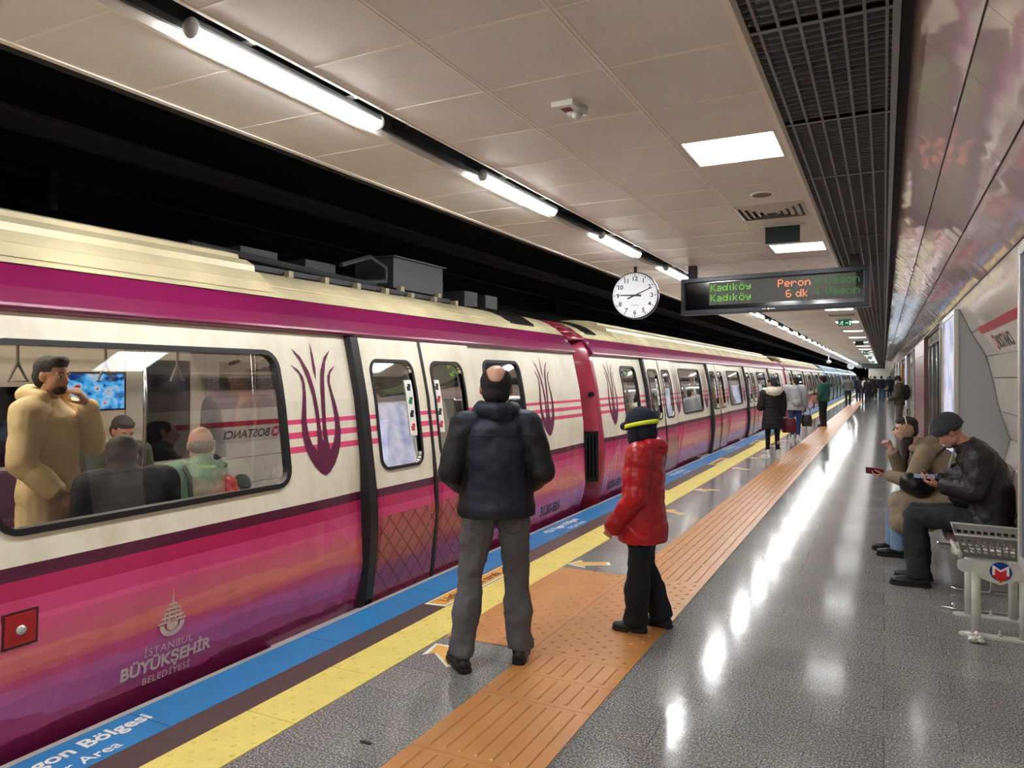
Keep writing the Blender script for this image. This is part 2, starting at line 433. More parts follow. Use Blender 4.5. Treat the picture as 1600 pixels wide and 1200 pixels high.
# right wall profile
PF = [(.085, 3.045), (.298, 2.835), (.485, 2.612), (.690, 2.395), (.82, 2.09), (.952, 1.838), (1.005, 1.62), (1.07, 1.275), (1.16, .99), (1.10, .70), (1.035, .45), (.94, 0)]
def strip(bm, p, q, y0, y1, mi, gap=.006, th=.02):
    (x0, z0), (x1, z1) = p, q
    L = math.hypot(x1-x0, z1-z0); ux, uz = (x1-x0)/L, (z1-z0)/L
    a = (x0+ux*gap, z0+uz*gap); c = (x1-ux*gap, z1-uz*gap); nx, nz = -uz, ux   # outward normal away from room
    if nx < 0: nx, nz = -nx, -nz
    prism(bm, [(a[0], y0, a[1]), (c[0], y0, c[1]), (c[0]+nx*th, y0, c[1]+nz*th), (a[0]+nx*th, y0, a[1]+nz*th)], (0, y1-y0, 0), mi)
b = NB()
for i in range(3):
    y = 4.63-.6*22
    while y < 116: strip(b, PF[i], PF[i+1], y+.0015, y+.5985, 0, .005); y += .6
for i in range(3, 11):
    y = 4.63-.6*22
    while y < 12.0: strip(b, PF[i], PF[i+1], y+.001, min(y+.599, 12.0), 1, .004); y += .6
for i in range(11):   # black backing behind the joints
    ye = 116 if i < 3 else 12.0
    p, q = PF[i], PF[i+1]
    prism(b, [(p[0]+.012, Y0, p[1]+.008), (q[0]+.012, Y0, q[1]+.008), (q[0]+.06, Y0, q[1]+.04), (p[0]+.06, Y0, p[1]+.04)], (0, ye-Y0, 0), 2)
struct('wall_right', b, [PINKP, CREAMP, DARK2])
# far end wall and the tunnel
b = NB(); box(b, -2.1, 1.7, Y1-.6, Y1-.4, 0, 3.1); struct('wall_far', b, mat('end_wall', (206, 200, 188), .5))
b = NB(); box(b, -3.4, 3.3, Y0-.2, Y0, -.3, 3.9); struct('wall_near', b, mat('rear_wall', (120, 112, 104), .6))
b = NB()
TP = [(-6.9, -1.3), (-7.25, .5), (-7.2, 2.2), (-6.7, 3.4), (-5.6, 4.25), (-4.4, 4.45), (-3.3, 4.3)]
for p, q in zip(TP, TP[1:]): prism(b, [(p[0], Y0-12, p[1]), (q[0], Y0-12, q[1]), (q[0]-.1, Y0-12, q[1]+.15), (p[0]-.1, Y0-12, p[1]+.15)], (0, Y1-Y0+40, 0))
box(b, -7.0, -3.27, Y0-12, Y1+28, -1.45, -1.3); box(b, -3.3, -3.27, Y0-12, Y1+28, -1.3, -.25); box(b, -3.36, -3.3, Y0, Y1, 3.02, 4.4)
for x, z in ((-6.45, 3.35), (-6.6, 3.15), (-5.2, 4.0), (-7.0, 2.4)): cyl(b, (x, Y0-10, z), (x, Y1+20, z), .03, n=6, mi=1)
for k in range(24): y = Y0+2+k*5.4; box(b, -6.9, -6.3, y, y+.06, 3.05, 3.4, 1); box(b, -4.9, -4.3, y, y+.08, 3.6, 4.4, 1)
struct('wall_left', b, [mat('tunnel_lining', (24, 24, 27), .9, 0, 1.2, .35, .5, 5), mat('cable_grey', (34, 34, 38), .5)])
# overhead conductor rail with its hangers, over the track
b = NB(); box(b, -4.72, -4.66, Y0-6, Y1, 3.12, 3.22); box(b, -4.76, -4.62, Y0-6, Y1, 3.22, 3.24)
tag(obj('conductor_rail', b, mat('conductor', (70, 70, 74), .4, .5)), 'dark overhead conductor rail running above the train roofs in the tunnel', 'rail')

# tube lights in the slot
def tube_light():
    t = thing('tube_light', 'long lit white tube light in the dark ceiling slot, nearest and largest of the row', 'light', (-2.505, 2.06, CZ-.008), group=None)
    b = NB(); tube(b, [(0, .03, .035), (0, 1.24, .035)], .034, 12); obj('housing', b, mat('lamp_housing', (60, 60, 62), .5), t)
    b = NB(); n = 10
    rings = []
    for y in (.035, 1.235):
        rings.append([b.verts.new((.033*math.cos(PI+PI*i/n), y, .022+.042*math.sin(PI+PI*i/n)*1.0)) for i in range(n+1)])
    for i in range(n): b.faces.new((rings[0][i], rings[0][i+1], rings[1][i+1], rings[1][i]))
    b.faces.new(rings[0]); b.faces.new(rings[1][::-1])
    obj('diffuser', b, emat('tube_glow', (247, 250, 250), TUBE), t)
    b = NB()
    for y in (0, 1.235): b = NB(); ball(b, (0, y+.015, .025), (.042, .026, .044), u=10, v=8); obj('end_cap', b, mat('lamp_cap', (150, 150, 148), .4), t, True)
    for y in (.28, .98): b = NB(); box(b, -.10, .16, y, y+.035, .068, .078); obj('bracket', b, ALU, t)
    return t
t0 = tube_light()
ordn = ['second', 'third', 'fourth', 'fifth']
for k in range(-4, 51):
    if k == 0: continue
    lab = ('%s lit tube light counting away from the nearest, in the dark ceiling slot' % ordn[k-1]) if 1 <= k <= 4 else \
          ('small lit tube light far down the ceiling slot' if k > 4 else 'lit tube light of the ceiling slot behind the viewer')
    c = copy_tree(t0, None, (-2.505, 2.06+2.43*k, CZ-.008), 0, lab, None if 1 <= k <= 4 else ('distant tube lights in the ceiling slot' if k > 4 else 'tube lights behind the viewer'))
# flat panel lights
def panel_light(y, lab, grp=None):
    t = thing('panel_light', lab, 'light', (-.82, y, CZ), group=grp)
    b = NB(); box(b, -.262, .258, -.26, .26, .0, .03); obj('diffuser', b, emat('panel_glow', (247, 250, 250), PANEL), t)
    b = NB()
    for a in ((-.275, -.262), (.258, .268)): box(b, a[0], a[1], -.27, .27, -.004, .03)
    for a in ((-.27, -.26), (.26, .27)): box(b, -.275, .268, a[0], a[1], -.004, .03)
    obj('frame', b, RAIL, t); return t
p0 = panel_light(LY[2], 'square white ceiling panel light between the smoke detector and the grille, nearest one')
for i, ly in enumerate(LY):
    if i == 2: continue
    lab = {3: 'lit square ceiling panel light right behind the small dark green hanging sign', 4: 'lit square ceiling panel light hidden above the departure display'}.get(i,
        'lit square ceiling panel light in the row beyond the departure display' if i > 3 else 'lit square ceiling panel light behind the viewer')
    copy_tree(p0, None, (-.82, ly, CZ), 0, lab, ('panel lights beyond the departure display' if i > 4 else ('panel lights behind the viewer' if i < 3 else None)))

# smoke detector, speaker grille, vent
t = thing('smoke_detector', 'white smoke detector with a square red-marked base under the ceiling', 'detector', (-1.44, 3.51, CZ))
b = NB(); box(b, -.07, .05, -.085, .035, -.03, 0); obj('base_plate', b, WHITE, t, bevel=.004)
b = NB(); box(b, -.03, .02, -.05, -.0, -.033, -.029); obj('indicator', b, mat('deep_red', (110, 26, 30), .4), t)
b = NB(); cyl(b, (.02, .05, 0), (.02, .05, -.035), .055, .05, 20); cyl(b, (.02, .05, -.035), (.02, .05, -.055), .03, .022, 16); obj('sensor_head', b, mat('clear_white', (205, 203, 198), .2), t, True)
t = thing('ceiling_speaker', 'round grey loudspeaker grille set flush in the ceiling beside the air vent', 'speaker', (-.83, 5.87, CZ))
b = NB(); cyl(b, (0, 0, 0), (0, 0, -.008), .085, .082, 28); obj('rim', b, RAIL, t)
b = NB(); cyl(b, (0, 0, -.006), (0, 0, -.011), .07, .07, 28); obj('grille', b, mat('speaker_grille', (112, 100, 92), .6), t)
def vent(y, lab, grp=None):
    t = thing('ceiling_vent', lab, 'vent', (-.84, y, CZ), group=grp)
    b = NB()
    for k in range(5):
        r0 = .275-k*.052; r1 = r0-.028; zz = -.004-.003*k
        for s in range(4):
            a, c2 = s*PI/2+PI/4, (s+1)*PI/2+PI/4
            q = 1.414
            P = [(r0*q*math.cos(a), r0*q*math.sin(a), zz), (r0*q*math.cos(c2), r0*q*math.sin(c2), zz), (r1*q*math.cos(c2), r1*q*math.sin(c2), zz-.012), (r1*q*math.cos(a), r1*q*math.sin(a), zz-.012)]
            prism(b, P, (0, 0, .003))
    obj('louvre', b, mat('vent_grey', (196, 188, 178), .4), t)
    b = NB(); box(b, -.25, .25, -.25, .25, -.003, .002); obj('backing', b, DARK2, t)
vent(6.5, 'square louvred ceiling air vent beside the round loudspeaker')
vent(17.9, 'small louvred ceiling air vent above the far end of the display')

# hanging exit signs
def exit_sign(y, lit, lab, x=-.83, grp=None, back=False):
    t = thing('exit_sign', lab, 'sign', (x, y, CZ), group=grp)
    b = NB(); box(b, -.15, .15, -.012, .012, -.17, -.012)
    obj('sign_board', b, GREEN if lit else mat('sign_back', (10, 38, 34), .3), t)
    b = NB(); box(b, -.20, .20, -.02, .02, -.012, 0); box(b, -.152, .152, -.016, .016, -.176, -.168); obj('mounting_bar', b, ALU, t)
    if lit:
        b = NB(); yy = -.014
        def pl(pts): prism(b, [(p[0], yy, p[1]) for p in pts], (0, -.002, 0))
        pl([(.01, -.085), (.05, -.085), (.05, -.07), (.075, -.095), (.05, -.12), (.05, -.105), (.01, -.105)])
        pl([(.095, -.04), (.13, -.04), (.13, -.15), (.095, -.15)])
        ball(b, (-.055, yy, -.05), (.012, .003, .012), u=8, v=6)
        for a, c2 in (((-.06, -.065), (-.075, -.105)), ((-.06, -.07), (-.035, -.09)), ((-.065, -.07), (-.10, -.08)), ((-.075, -.105), (-.05, -.12)), ((-.05, -.12), (-.055, -.15)), ((-.075, -.105), (-.10, -.125)), ((-.10, -.125), (-.13, -.125))):
            cyl(b, (a[0], yy, a[1]), (c2[0], yy, c2[1]), .007, n=6)
        obj('pictogram', b, mat('sign_white', (225, 240, 230), .4, emit=(225, 255, 240), es=.15), t)
exit_sign(7.15, False, 'dark green hanging sign seen from its unlit back, in front of a panel light')
exit_sign(19.3, True, 'green exit sign with running figure, arrow and door, nearest lit one')
for k, y in enumerate((31, 43, 55, 70)): exit_sign(y, k != 0, 'small distant exit sign hanging under the ceiling', grp='distant exit signs')

# departure display
DOT = {'K':'10001 10010 10100 11000 10100 10010 10001','a':'00000 00000 01110 00001 01111 10001 01111','d':'00001 00001 01101 10011 10001 10011 01101',
 'i':'000 000 010 010 010 010 010','k':'10000 10000 10010 10100 11000 10100 10010','ö':'01010 00000 01110 10001 10001 10001 01110','y':'00000 00000 10001 10001 01111 00001 01110',
 'P':'11110 10001 10001 11110 10000 10000 10000','e':'00000 00000 01110 10001 11111 10000 01110','r':'00000 00000 10110 11001 10000 10000 10000','o':'00000 00000 01110 10001 10001 10001 01110',
 'n':'00000 00000 10110 11001 10001 10001 10001','8':'01110 10001 10001 01110 10001 10001 01110','-':'000 000 000 010 000 000 000','V':'10001 10001 10001 10001 10001 01010 00100',
 'g':'00000 00000 01111 10001 01111 00001 01110','6':'01110 10000 10000 11110 10001 10001 01110','4':'00010 00110 01010 10010 11111 00010 00010',' ':'00 00 00 00 00 00 00'}
def dots(bm, s, x, z, p, y=0):
    for ch in s:
        rows_ = DOT[ch].split(' ')
        for j, row in enumerate(rows_):
            for i, c in enumerate(row):
                if c == '1': box(bm, x+i*p, x+i*p+p*.86, y-.002, y, z-j*p-p*.86, z-j*p)
        x += (len(rows_[0])+1)*p
    return x
def display(loc, rz, lab, detail=True, grp=None):
    t = thing('departure_display', lab, 'display', loc, rz, grp)
    W, Hh = 2.14, .45
    b = NB()   # housing: bezel frame and box
    for x0, x1, z0, z1 in ((-W/2, W/2, 0, .055), (-W/2, W/2, Hh-.055, Hh), (-W/2, -W/2+.05, .055, Hh-.055), (W/2-.05, W/2, .055, Hh-.055)): box(b, x0, x1, -.10, .10, z0, z1)
    box(b, -W/2+.04, W/2-.04, -.06, .09, .04, Hh-.04)
    obj('housing', b, mat('display_housing', (40, 44, 52), .35, .3), t, bevel=.006)
    b = NB(); box(b, -W/2+.05, W/2-.05, -.066, -.06, .055, Hh-.055); obj('front_glass', b, mat('display_black', (8, 10, 14), .12, coat=1), t)
    b = NB(); box(b, -.72, W/2-.13, -.0695, -.066, .105, .385); obj('led_matrix', b, mat('led_off', (66, 66, 58), .5, 0, 260, .3), t)
    if detail:
        b = NB(); dots(b, 'Kadiköy', -.70, .36, .0125, -.0695); dots(b, 'Kadiköy', -.70, .235, .0125, -.0695); obj('green_lettering', b, emat('led_green', (96, 160, 56), .5), t)
        b = NB(); dots(b, '8-Vagon', .50, .36, .0122, -.0695); dots(b, '4-Vagon', .50, .235, .0122, -.0695); obj('dim_green_lettering', b, emat('led_green_dim', (70, 130, 70), .26), t)
        b = NB(); dots(b, 'Peron', .10, .36, .0125, -.0695); dots(b, '6 dk', .19, .235, .0125, -.0695); obj('orange_lettering', b, emat('led_orange', (245, 140, 100), .42), t)
        b = NB(); join_bm(b, place_bm(text_bm('mobiTRON', .028, bold=.001), (0.03, -.10, .022), (1, 0, 0), (0, 0, 1))) if False else None
        box(b, -.075, -.02, -.102, -.099, .022, .030); box(b, .02, .075, -.102, -.099, .022, .030); ball(b, (0, -.1, .026), (.013, .003, .011), u=10, v=6)
        obj('maker_mark', b, TXTW, t)
    for x in (-.95, .92): b = NB(); box(b, x-.045, x+.045, -.045, .045, Hh, CZ-loc[2]); obj('ceiling_post', b, DARK2, t)
    return t
display((-1.20, 9.18, 2.405), math.radians(-6.5), 'black departure display with green and orange lettering, hanging beside the clock')
display((-1.0, 72, 2.42), 0, 'tiny far departure display hanging beside the distant clock', False)

# clocks
def clock(loc, rz, lab, detail=True):
    t = thing('station_clock', lab, 'clock', loc, rz)
    R = .295
    b = NB(); cyl(b, (0, -.045, 0), (0, .045, 0), R, R, 48); obj('case', b, BLACKG, t, True, .01)
    if t.children: pass
    b = NB(); cyl(b, (0, -.047, 0), (0, -.052, 0), R-.014, R-.014, 48); obj('dial', b, mat('clock_dial', (236, 238, 242), .4, emit=(240, 245, 255), es=.04), t)
    if detail:
        b = NB()
        for k in range(60):
            a = 2*PI*k/60; r0, r1, wd = (R-.05, R-.022, .005) if k % 5 == 0 else (R-.036, R-.022, .0028)
            u = Vector((math.sin(a), 0, math.cos(a))); s = Vector((math.cos(a), 0, -math.sin(a)))
            P = [u*r0-s*wd, u*r0+s*wd, u*r1+s*wd, u*r1-s*wd]
            prism(b, [p+Vector((0, -.052, 0)) for p in P], (0, -.001, 0))
        for k in range(1, 13):
            a = 2*PI*k/12; c = Vector((math.sin(a), 0, math.cos(a)))*(R-.082)
            join_bm(b, place_bm(text_bm(str(k), .078, thick=.002, bold=.0015), c+Vector((0, -.054, -.027)), (1, 0, 0), (0, 0, 1)))
        obj('numerals', b, TXTK, t)
        b = NB(); box(b, -.05, -.016, -.0535, -.052, -.125, -.121); box(b, .016, .05, -.0535, -.052, -.125, -.121); ball(b, (0, -.053, -.123), (.008, .001, .006), u=8, v=6); obj('maker_mark', b, TXTK, t)
    for nm, ang, L, wd, bk in (('hour_hand', 272, .185, .010, .08), ('minute_hand', 66, .235, .0075, .10)):
        a = math.radians(ang); u = Vector((math.sin(a), 0, math.cos(a))); s = Vector((math.cos(a), 0, -math.sin(a)))
        b = NB(); P = [-u*bk-s*wd*1.3, -u*bk+s*wd*1.3, u*L+s*wd*.6, u*L-s*wd*.6]; yo = -.056 if nm[0] == 'h' else -.060
        prism(b, [p+Vector((0, yo, 0)) for p in P], (0, -.002, 0)); obj(nm, b, TXTK, t)
    b = NB(); cyl(b, (0, -.062, 0), (0, -.066, 0), .012, n=14); obj('hub', b, TXTK, t)
    b = NB(); cyl(b, (0, .0, R-.01), (0, 0, CZ-loc[2]), .02, n=10); obj('hanger', b, DARK2, t)
    return t
clock((-2.80, 9.0, 2.652), math.radians(8), 'round white station clock with black rim hanging left of the display')
clock((-2.55, 70, 2.62), 0, 'tiny far round white clock hanging above the distant crowd', False)
# small dome camera far along
t = thing('dome_camera', 'white dome camera on a short rod under the far ceiling', 'camera', (-3.05, 49.5, CZ))
b = NB(); cyl(b, (0, 0, 0), (0, 0, -.35), .03, n=8); obj('rod', b, WHITE, t)
b = NB(); ball(b, (0, 0, -.42), (.16, .16, .11)); obj('dome', b, WHITE, t, True)

# light boxes on the right wall
def wall_box(y0, y1, lab, near=False):
    t = thing('advert_lightbox', lab, 'lightbox', (0, y0, 0))
    L = y1-y0; xf = .66
    b = NB()
    side = [(xf+.045, .60), (xf+.045, 2.33), (.712, 2.33)] + [(p[0]-.004, p[1]) for p in PF[4:10]] + [(1.07, .60)]
    prism(b, [(p[0], 0.012, p[1]) for p in side][::-1], (0, L-.024, 0)); obj('casing', b, GREYP, t)
    b = NB()
    for a, c2 in ((0, .05), (L-.05, L)): box(b, xf, xf+.045, a, c2, .585, 2.345)
    for a, c2 in ((.585, .64), (2.29, 2.345)): box(b, xf, xf+.045, .05, L-.05, a, c2)
    obj('frame', b, ALU, t, bevel=.006)
    b = NB(); box(b, xf+.015, xf+.035, .05, L-.05, .64, 2.29)
    m = _M.get('advert_glow')
    if not m:
        m = bpy.data.materials.new('advert_glow'); m.use_nodes = True; _M['advert_glow'] = m; nt = m.node_tree; nt.nodes.clear()
        tc = nt.nodes.new('ShaderNodeTexCoord'); n = nt.nodes.new('ShaderNodeTexNoise'); n.inputs['Scale'].default_value = 3.5; n.inputs['Detail'].default_value = 3
        nt.links.new(tc.outputs['Object'], n.inputs['Vector'])
        cr = nt.nodes.new('ShaderNodeValToRGB'); e = cr.color_ramp.elements; e[0].position = .38; e[0].color = lin((176, 182, 214)); e[1].position = .62; e[1].color = lin((232, 228, 242))
        em = nt.nodes.new('ShaderNodeEmission'); em.inputs[1].default_value = .24; o = nt.nodes.new('ShaderNodeOutputMaterial')
        nt.links.new(n.outputs['Fac'], cr.inputs[0]); nt.links.new(cr.outputs[0], em.inputs[0]); nt.links.new(em.outputs[0], o.inputs[0])
    if near:
        m = mat('dim_poster', (52, 60, 84), .3, 0, 2.5, .4, emit=(70, 80, 110), es=.05)
    po = obj('lit_poster', b, m, t)
    if near:
        b = NB()
        for s, zz, sz in (('MİLYON', .80, .26), ('FEFE', 1.12, .24)): join_bm(b, place_bm(text_bm(s, sz, 'CENTER', .002, .006), (xf+.013, L*.55, zz), (0, -1, 0), (0, 0, 1)))
        obj('poster_lettering', b, mat('poster_letter', (190, 190, 176), .4, emit=(150, 150, 140), es=.08), po)
    return t
wall_box(3.2, 4.9, 'white framed lit advert box at the right edge beside the basket stand', True)
wall_box(9.05, 10.7, 'lit advert box with a plain grey side panel on the right wall')
for k, y in enumerate((27.4, 41.7, 51)): wall_box(y, y+2, 'distant lit advert box standing out from the right wall')['group'] = 'distant advert boxes'

# name sign on the wall between the boxes
def onwall(i, f):   # point at fraction f on wall segment i, slightly in front
    p, q = PF[i], PF[i+1]; dx, dz = q[0]-p[0], q[1]-p[1]; L = math.hypot(dx, dz)
    return Vector((p[0]+dx*f, 0, p[1]+dz*f)), Vector((-dx/L, 0, -dz/L))   # point, up direction in the wall plane
p, up = onwall(4, .0); nrm = Vector((0, -1, 0)).cross(up)   # facing the room
t = thing('station_name_sign', 'white wall sign reading BOSTANCI under a red stripe', 'sign', (0, 0, 0))
def onp(u, y, v): # u along up from bottom of segment 4, in plane
    base, up_ = onwall(4, 1.0); return base + up_*u*.8 + Vector((0, y*.8, 0)) + nrm*v
b = NB(); prism(b, [onp(.0, 6.4, .004), onp(.0, 10.0, .004), onp(.30, 10.35, .004), onp(.30, 6.4, .004)], nrm*.004)
obj('board', b, mat('sign_plate', (206, 202, 194), .3), t)
b = NB(); prism(b, [onp(.285, 6.4, .009), onp(.285, 10.35, .009), onp(.375, 10.5, .009), onp(.375, 6.4, .009)], nrm*.004); obj('red_stripe', b, mat('sign_red', (176, 40, 66), .35), t)
b = place_bm(text_bm('BOSTANCI', .168, 'LEFT', .002, .003), onp(.07, 9.62, .009), (0, -1, 0), up); obj('lettering', b, TXTK, t)
b = NB(); c0 = onp(.145, 9.75, .009)
prism(b, [c0+Vector((0, -1, 0))*(.08*math.cos(a))+up*(.08*math.sin(a)) for a in [2*PI*i/24 for i in range(24)]], nrm*.002); obj('round_emblem', b, mat('sign_red', (176, 40, 66), .35), t)
b = place_bm(text_bm('M', .104, 'CENTER', .002, .003), onp(.10, 9.75, .0115), (0, -1, 0), up); obj('emblem_letter', b, TXTW, t)

# beyond the boxes: posts, mirrored case, tiled pillar and shop fronts
b = NB(); box(b, .715, .78, 12.02, 12.3, 0, 2.37); tag(obj('door_post', b, BLACK), 'tall black door post beyond the grey-sided lightbox', 'post')
def tiled(y0, y1, x0, m, lab, z1=2.38, cat='pillar'):
    b = NB(); z = 0
    while z < z1-.01:
        zz = min(z+.41, z1); box(b, x0, x0+.55, y0, y1, z+.004, zz-.004); z += .41
    box(b, x0+.01, x0+.54, y0+.01, y1-.01, 0, z1, 1)
    return tag(obj('tiled_pillar', b, [m, DARK2]), lab, cat)
PT = mat('pink_tile', (122, 88, 84), .35, 0, 3, .06)
tiled(16.5, 21.1, .70, PT, 'dusky pink tiled pillar behind the seated woman')
tiled(37, 38.8, .70, mat('ochre_tile', (170, 116, 54), .4), 'ochre tiled pillar far along the right wall')
for k, y in enumerate((23.7, 31.5, 47, 60)):
    tiled(y, y+1.9, .72, CREAMP, 'cream tiled pillar in the far row along the right wall')['group'] = 'cream tiled pillars'
    
def case(y0, y1, lab, grp=None):
    t = thing('glass_showcase', lab, 'showcase', (0, y0, 0), group=grp); L = y1-y0
    b = NB(); box(b, .80, .82, .05, L-.05, .25, 2.2); obj('pane', b, MIRROR, t)
    b = NB()
    for y in (0, L*.33, L*.66, L-.04): box(b, .76, .80, y, y+.04, 0, 2.38)
    box(b, .76, .80, 0, L, 2.2, 2.24); box(b, .76, .80, 0, L, .2, .25)
    obj('frame', b, CHROME, t)
    b = NB(); box(b, .77, 1.1, 0, L, 0, .2); box(b, .77, 1.1, 0, L, 2.24, 2.38); box(b, .83, 1.1, 0, L, .2, 2.24); obj('carcass', b, CREAMP, t)
case(12.5, 16.3, 'chrome framed mirrored showcase between the black post and the pink pillar')
for a, c2 in ((21.3, 23.5), (25.8, 27.2), (29.5, 31.3), (33.6, 36.8), (39, 41.6), (43.8, 46.8), (49, 50.8), (53, 59.8), (62.1, 75), (75.5, 90), (90.5, 115)): case(a, c2, 'distant chrome framed mirrored shop front along the right wall', 'distant mirrored shop fronts')
b = NB(); box(b, 1.12, 1.2, 12.0, Y1, 0, 3.2); box(b, .72, 1.12, 12.0, 12.018, 0, 2.37); struct('wall_right_far', b, CREAMP)
# upstand above the shop fronts
b = NB(); box(b, .69, .76, 12.0, 116, 2.39, 2.44); struct('trim_6', b, TRIMC)
b = NB(); box(b, .50, .54, 46.0, 46.5, 2.15, 2.45); tag(obj('hanging_sign', b, mat('sign_red2', (150, 40, 44), .4)), 'small red sign projecting from the far right wall', 'sign')

# ------------------------------------------------------------------ lettering and stickers on the platform floor
def floor_text(y_end, s1, s2, h1, h2, lab, off=.1):
    t = thing('floor_lettering', lab, 'lettering', (0, 0, 0))
    b = text_bm(s1, h1, 'RIGHT', .001, .003); place_bm(b, (-3.105, y_end, .0045), (0, 1, 0), (-1, 0, 0)); obj('upper_line', b, TXTW, t)
    b = text_bm(s2, h2, 'RIGHT', .001, .001); place_bm(b, (-2.985, y_end-off, .0045), (0, 1, 0), (-1, 0, 0)); obj('lower_line', b, TXTW, t)
    return t
floor_text(2.36, "4'lü Vagon Bölgesi", '4-Car Area', .118, .092, 'white lettering on the blue strip at the lower left corner', .24)
floor_text(7.85, "4'lü Vagon Bölgesi", '4-Car Area', .118, .092, 'white lettering on the blue strip between the man and the child')
floor_text(12.9, "4'lü Vagon Bölgesi", '4-Car Area', .118, .092, 'white lettering on the blue strip just beyond the child')
for k in range(5): floor_text(17.8+4.75*k, "4'lü Vagon Bölgesi", '4-Car Area', .15, .11, 'distant white lettering on the blue strip')['group'] = 'distant lettering on the blue strip'
def yellow_sticker(y0, L, lab):
    t = thing('floor_sticker', lab, 'sticker', (0, 0, 0))
    b = NB(); prism(b, [(-2.93, y0-.02, .003), (-2.765, y0+.0, .003), (-2.765, y0+L, .003), (-2.93, y0+L+.02, .003)], (0, 0, .001)); obj('border', b, TXTW, t)
    b = NB(); prism(b, [(-2.915, y0+.015, .0043), (-2.785, y0+.025, .0043), (-2.785, y0+L-.02, .0043), (-2.915, y0+L-.01, .0043)], (0, 0, .001)); obj('field', b, mat('sticker_orange', (232, 172, 84), .4), t)
    b = text_bm('Lütfen Metalik tarafa', .105, 'LEFT', .001, .001); place_bm(b, (-2.815, y0+.09, .0058), (0, 1, 0), (-1, 0, 0)); obj('lettering', b, TXTK, t)
yellow_sticker(4.43, 1.25, 'orange white-bordered floor sticker with black words, behind the man\'s legs')
for k, y in enumerate((9.2, 13.9, 18.6)):
    yellow_sticker(y, 1.25, ('orange floor sticker on the brown strip beyond the child', 'orange floor sticker just before the woman in the long coat', 'orange floor sticker beside the woman in the long coat')[k])
ARW = [(0, 0), (.16, .13), (.16, .055), (.42, .055), (.42, -.055), (.16, -.055), (.16, -.13)]
def arrow(x, y, ang, lab, k=1.0, grp=None):
    t = thing('floor_arrow', lab, 'arrow', (x, y, 0), ang, grp)
    def sh(g, z):
        cx = .2; return [((px-cx)*k*(1+g)+cx*k, py*k*(1+g*2.2), z) for px, py in ARW]
    b = NB(); prism(b, sh(.12, .0008), (0, 0, .001)); obj('border', b, TXTW, t)
    b = NB(); prism(b, sh(-.04, .002), (0, 0, .001)); obj('field', b, mat('sticker_amber', (230, 178, 78), .4), t)
arrow(-2.44, 5.93, math.radians(28), 'yellow floor arrow with white border above the studded orange tiles', .8)
arrow(-2.42, 3.78, math.radians(-40), 'yellow floor arrow with white border beside the man\'s left foot', .8)
arrow(-2.43, 8.9, math.radians(-32), 'faded yellow floor arrow nearest beyond the child', .8)
for k, y in enumerate((10.65, 13.6, 15.4, 18.4, 20.1)): arrow(-2.43, y, math.radians(28 if k % 2 == 0 else -32), 'distant worn yellow arrow sticker on the floor beside the yellow strip', .8, 'distant floor arrows')
b = NB(); ball(b, (-2.05, 2.62, .003), (.035, .012, .004), u=8, v=6); tag(obj('leaf', b, mat('dead_leaf', (34, 28, 26), .7)), 'tiny dark scrap lying on the granite near the yellow strip', 'scrap')

# ------------------------------------------------------------------ the train
SZ = [-.6, -.3, 0, .3, .6, .81, 1.2, 1.48, 1.89, 2.0]
SX = [-3.5, -3.42, -3.36, -3.32, -3.30, -3.317, -3.365, -3.40, -3.49, -3.52]
def xf(z): return float(np.interp(z, SZ, SX))
def panel_hole(bm, y0, y1, z0, z1, hole=None, dx=0, mi=0, K=7):
    """a side panel following the body curve, with an optional rounded window hole (a, b, c, d, r)"""
    if hole is None:
        zs = list(np.linspace(z0, z1, 15)); n = 2
        g = [[bm.verts.new((xf(z)+dx, y, z)) for y in (y0, y1)] for z in zs]
        for r0, r1 in zip(g, g[1:]): bm.faces.new((r0[0], r0[1], r1[1], r1[0])).material_index = mi
        return
    a, c2, c, d, r = hole; m = 4
    inner, outer = [], []
    corners = [(c2-r, d-r, 0, (y1, z1)), (a+r, d-r, 1, (y0, z1)), (a+r, c+r, 2, (y0, z0)), (c2-r, c+r, 3, (y1, z0))]
    for ci, (cx, cy, s, (oy, oz)) in enumerate(corners):
        for i in range(m+1):
            t = (s+i/m)*PI/2; inner.append((cx+r*math.cos(t), cy+r*math.sin(t)))
            f = i/m
            if s % 2 == 0: o = (oy, cy+(oz-cy)*min(1, f*2)) if f <= .5 else (oy+(cx-oy)*(2*f-1), oz)
            else: o = (cx+(oy-cx)*min(1, f*2), oz) if f <= .5 else (oy, oz+(cy-oz)*(2*f-1))
            outer.append(o)
        # straight run to the next corner
        nx = corners[(ci+1) % 4]; p_in = inner[-1]; q_in = (nx[0]+r*math.cos((s+1)*PI/2), nx[1]+r*math.sin((s+1)*PI/2))
        p_o = outer[-1]; q_o = {0: (nx[0], z1), 1: (y0, nx[1]), 2: (nx[0], z0), 3: (y1, nx[1])}[s]
        for j in range(1, 6):
            f = j/6; inner.append((p_in[0]+(q_in[0]-p_in[0])*f, p_in[1]+(q_in[1]-p_in[1])*f)); outer.append((p_o[0]+(q_o[0]-p_o[0])*f, p_o[1]+(q_o[1]-p_o[1])*f))
    rings = []
    for k in range(K+1):
        f = k/K
        rings.append([bm.verts.new((xf(zi+(zo-zi)*f)+dx, yi+(yo-yi)*f, zi+(zo-zi)*f)) for (yi, zi), (yo, zo) in zip(inner, outer)])
    n = len(inner)
    for r0, r1 in zip(rings, rings[1:]):
        for i in range(n):
            try: bm.faces.new((r0[i], r0[(i+1) % n], r1[(i+1) % n], r1[i])).material_index = mi
            except ValueError: pass
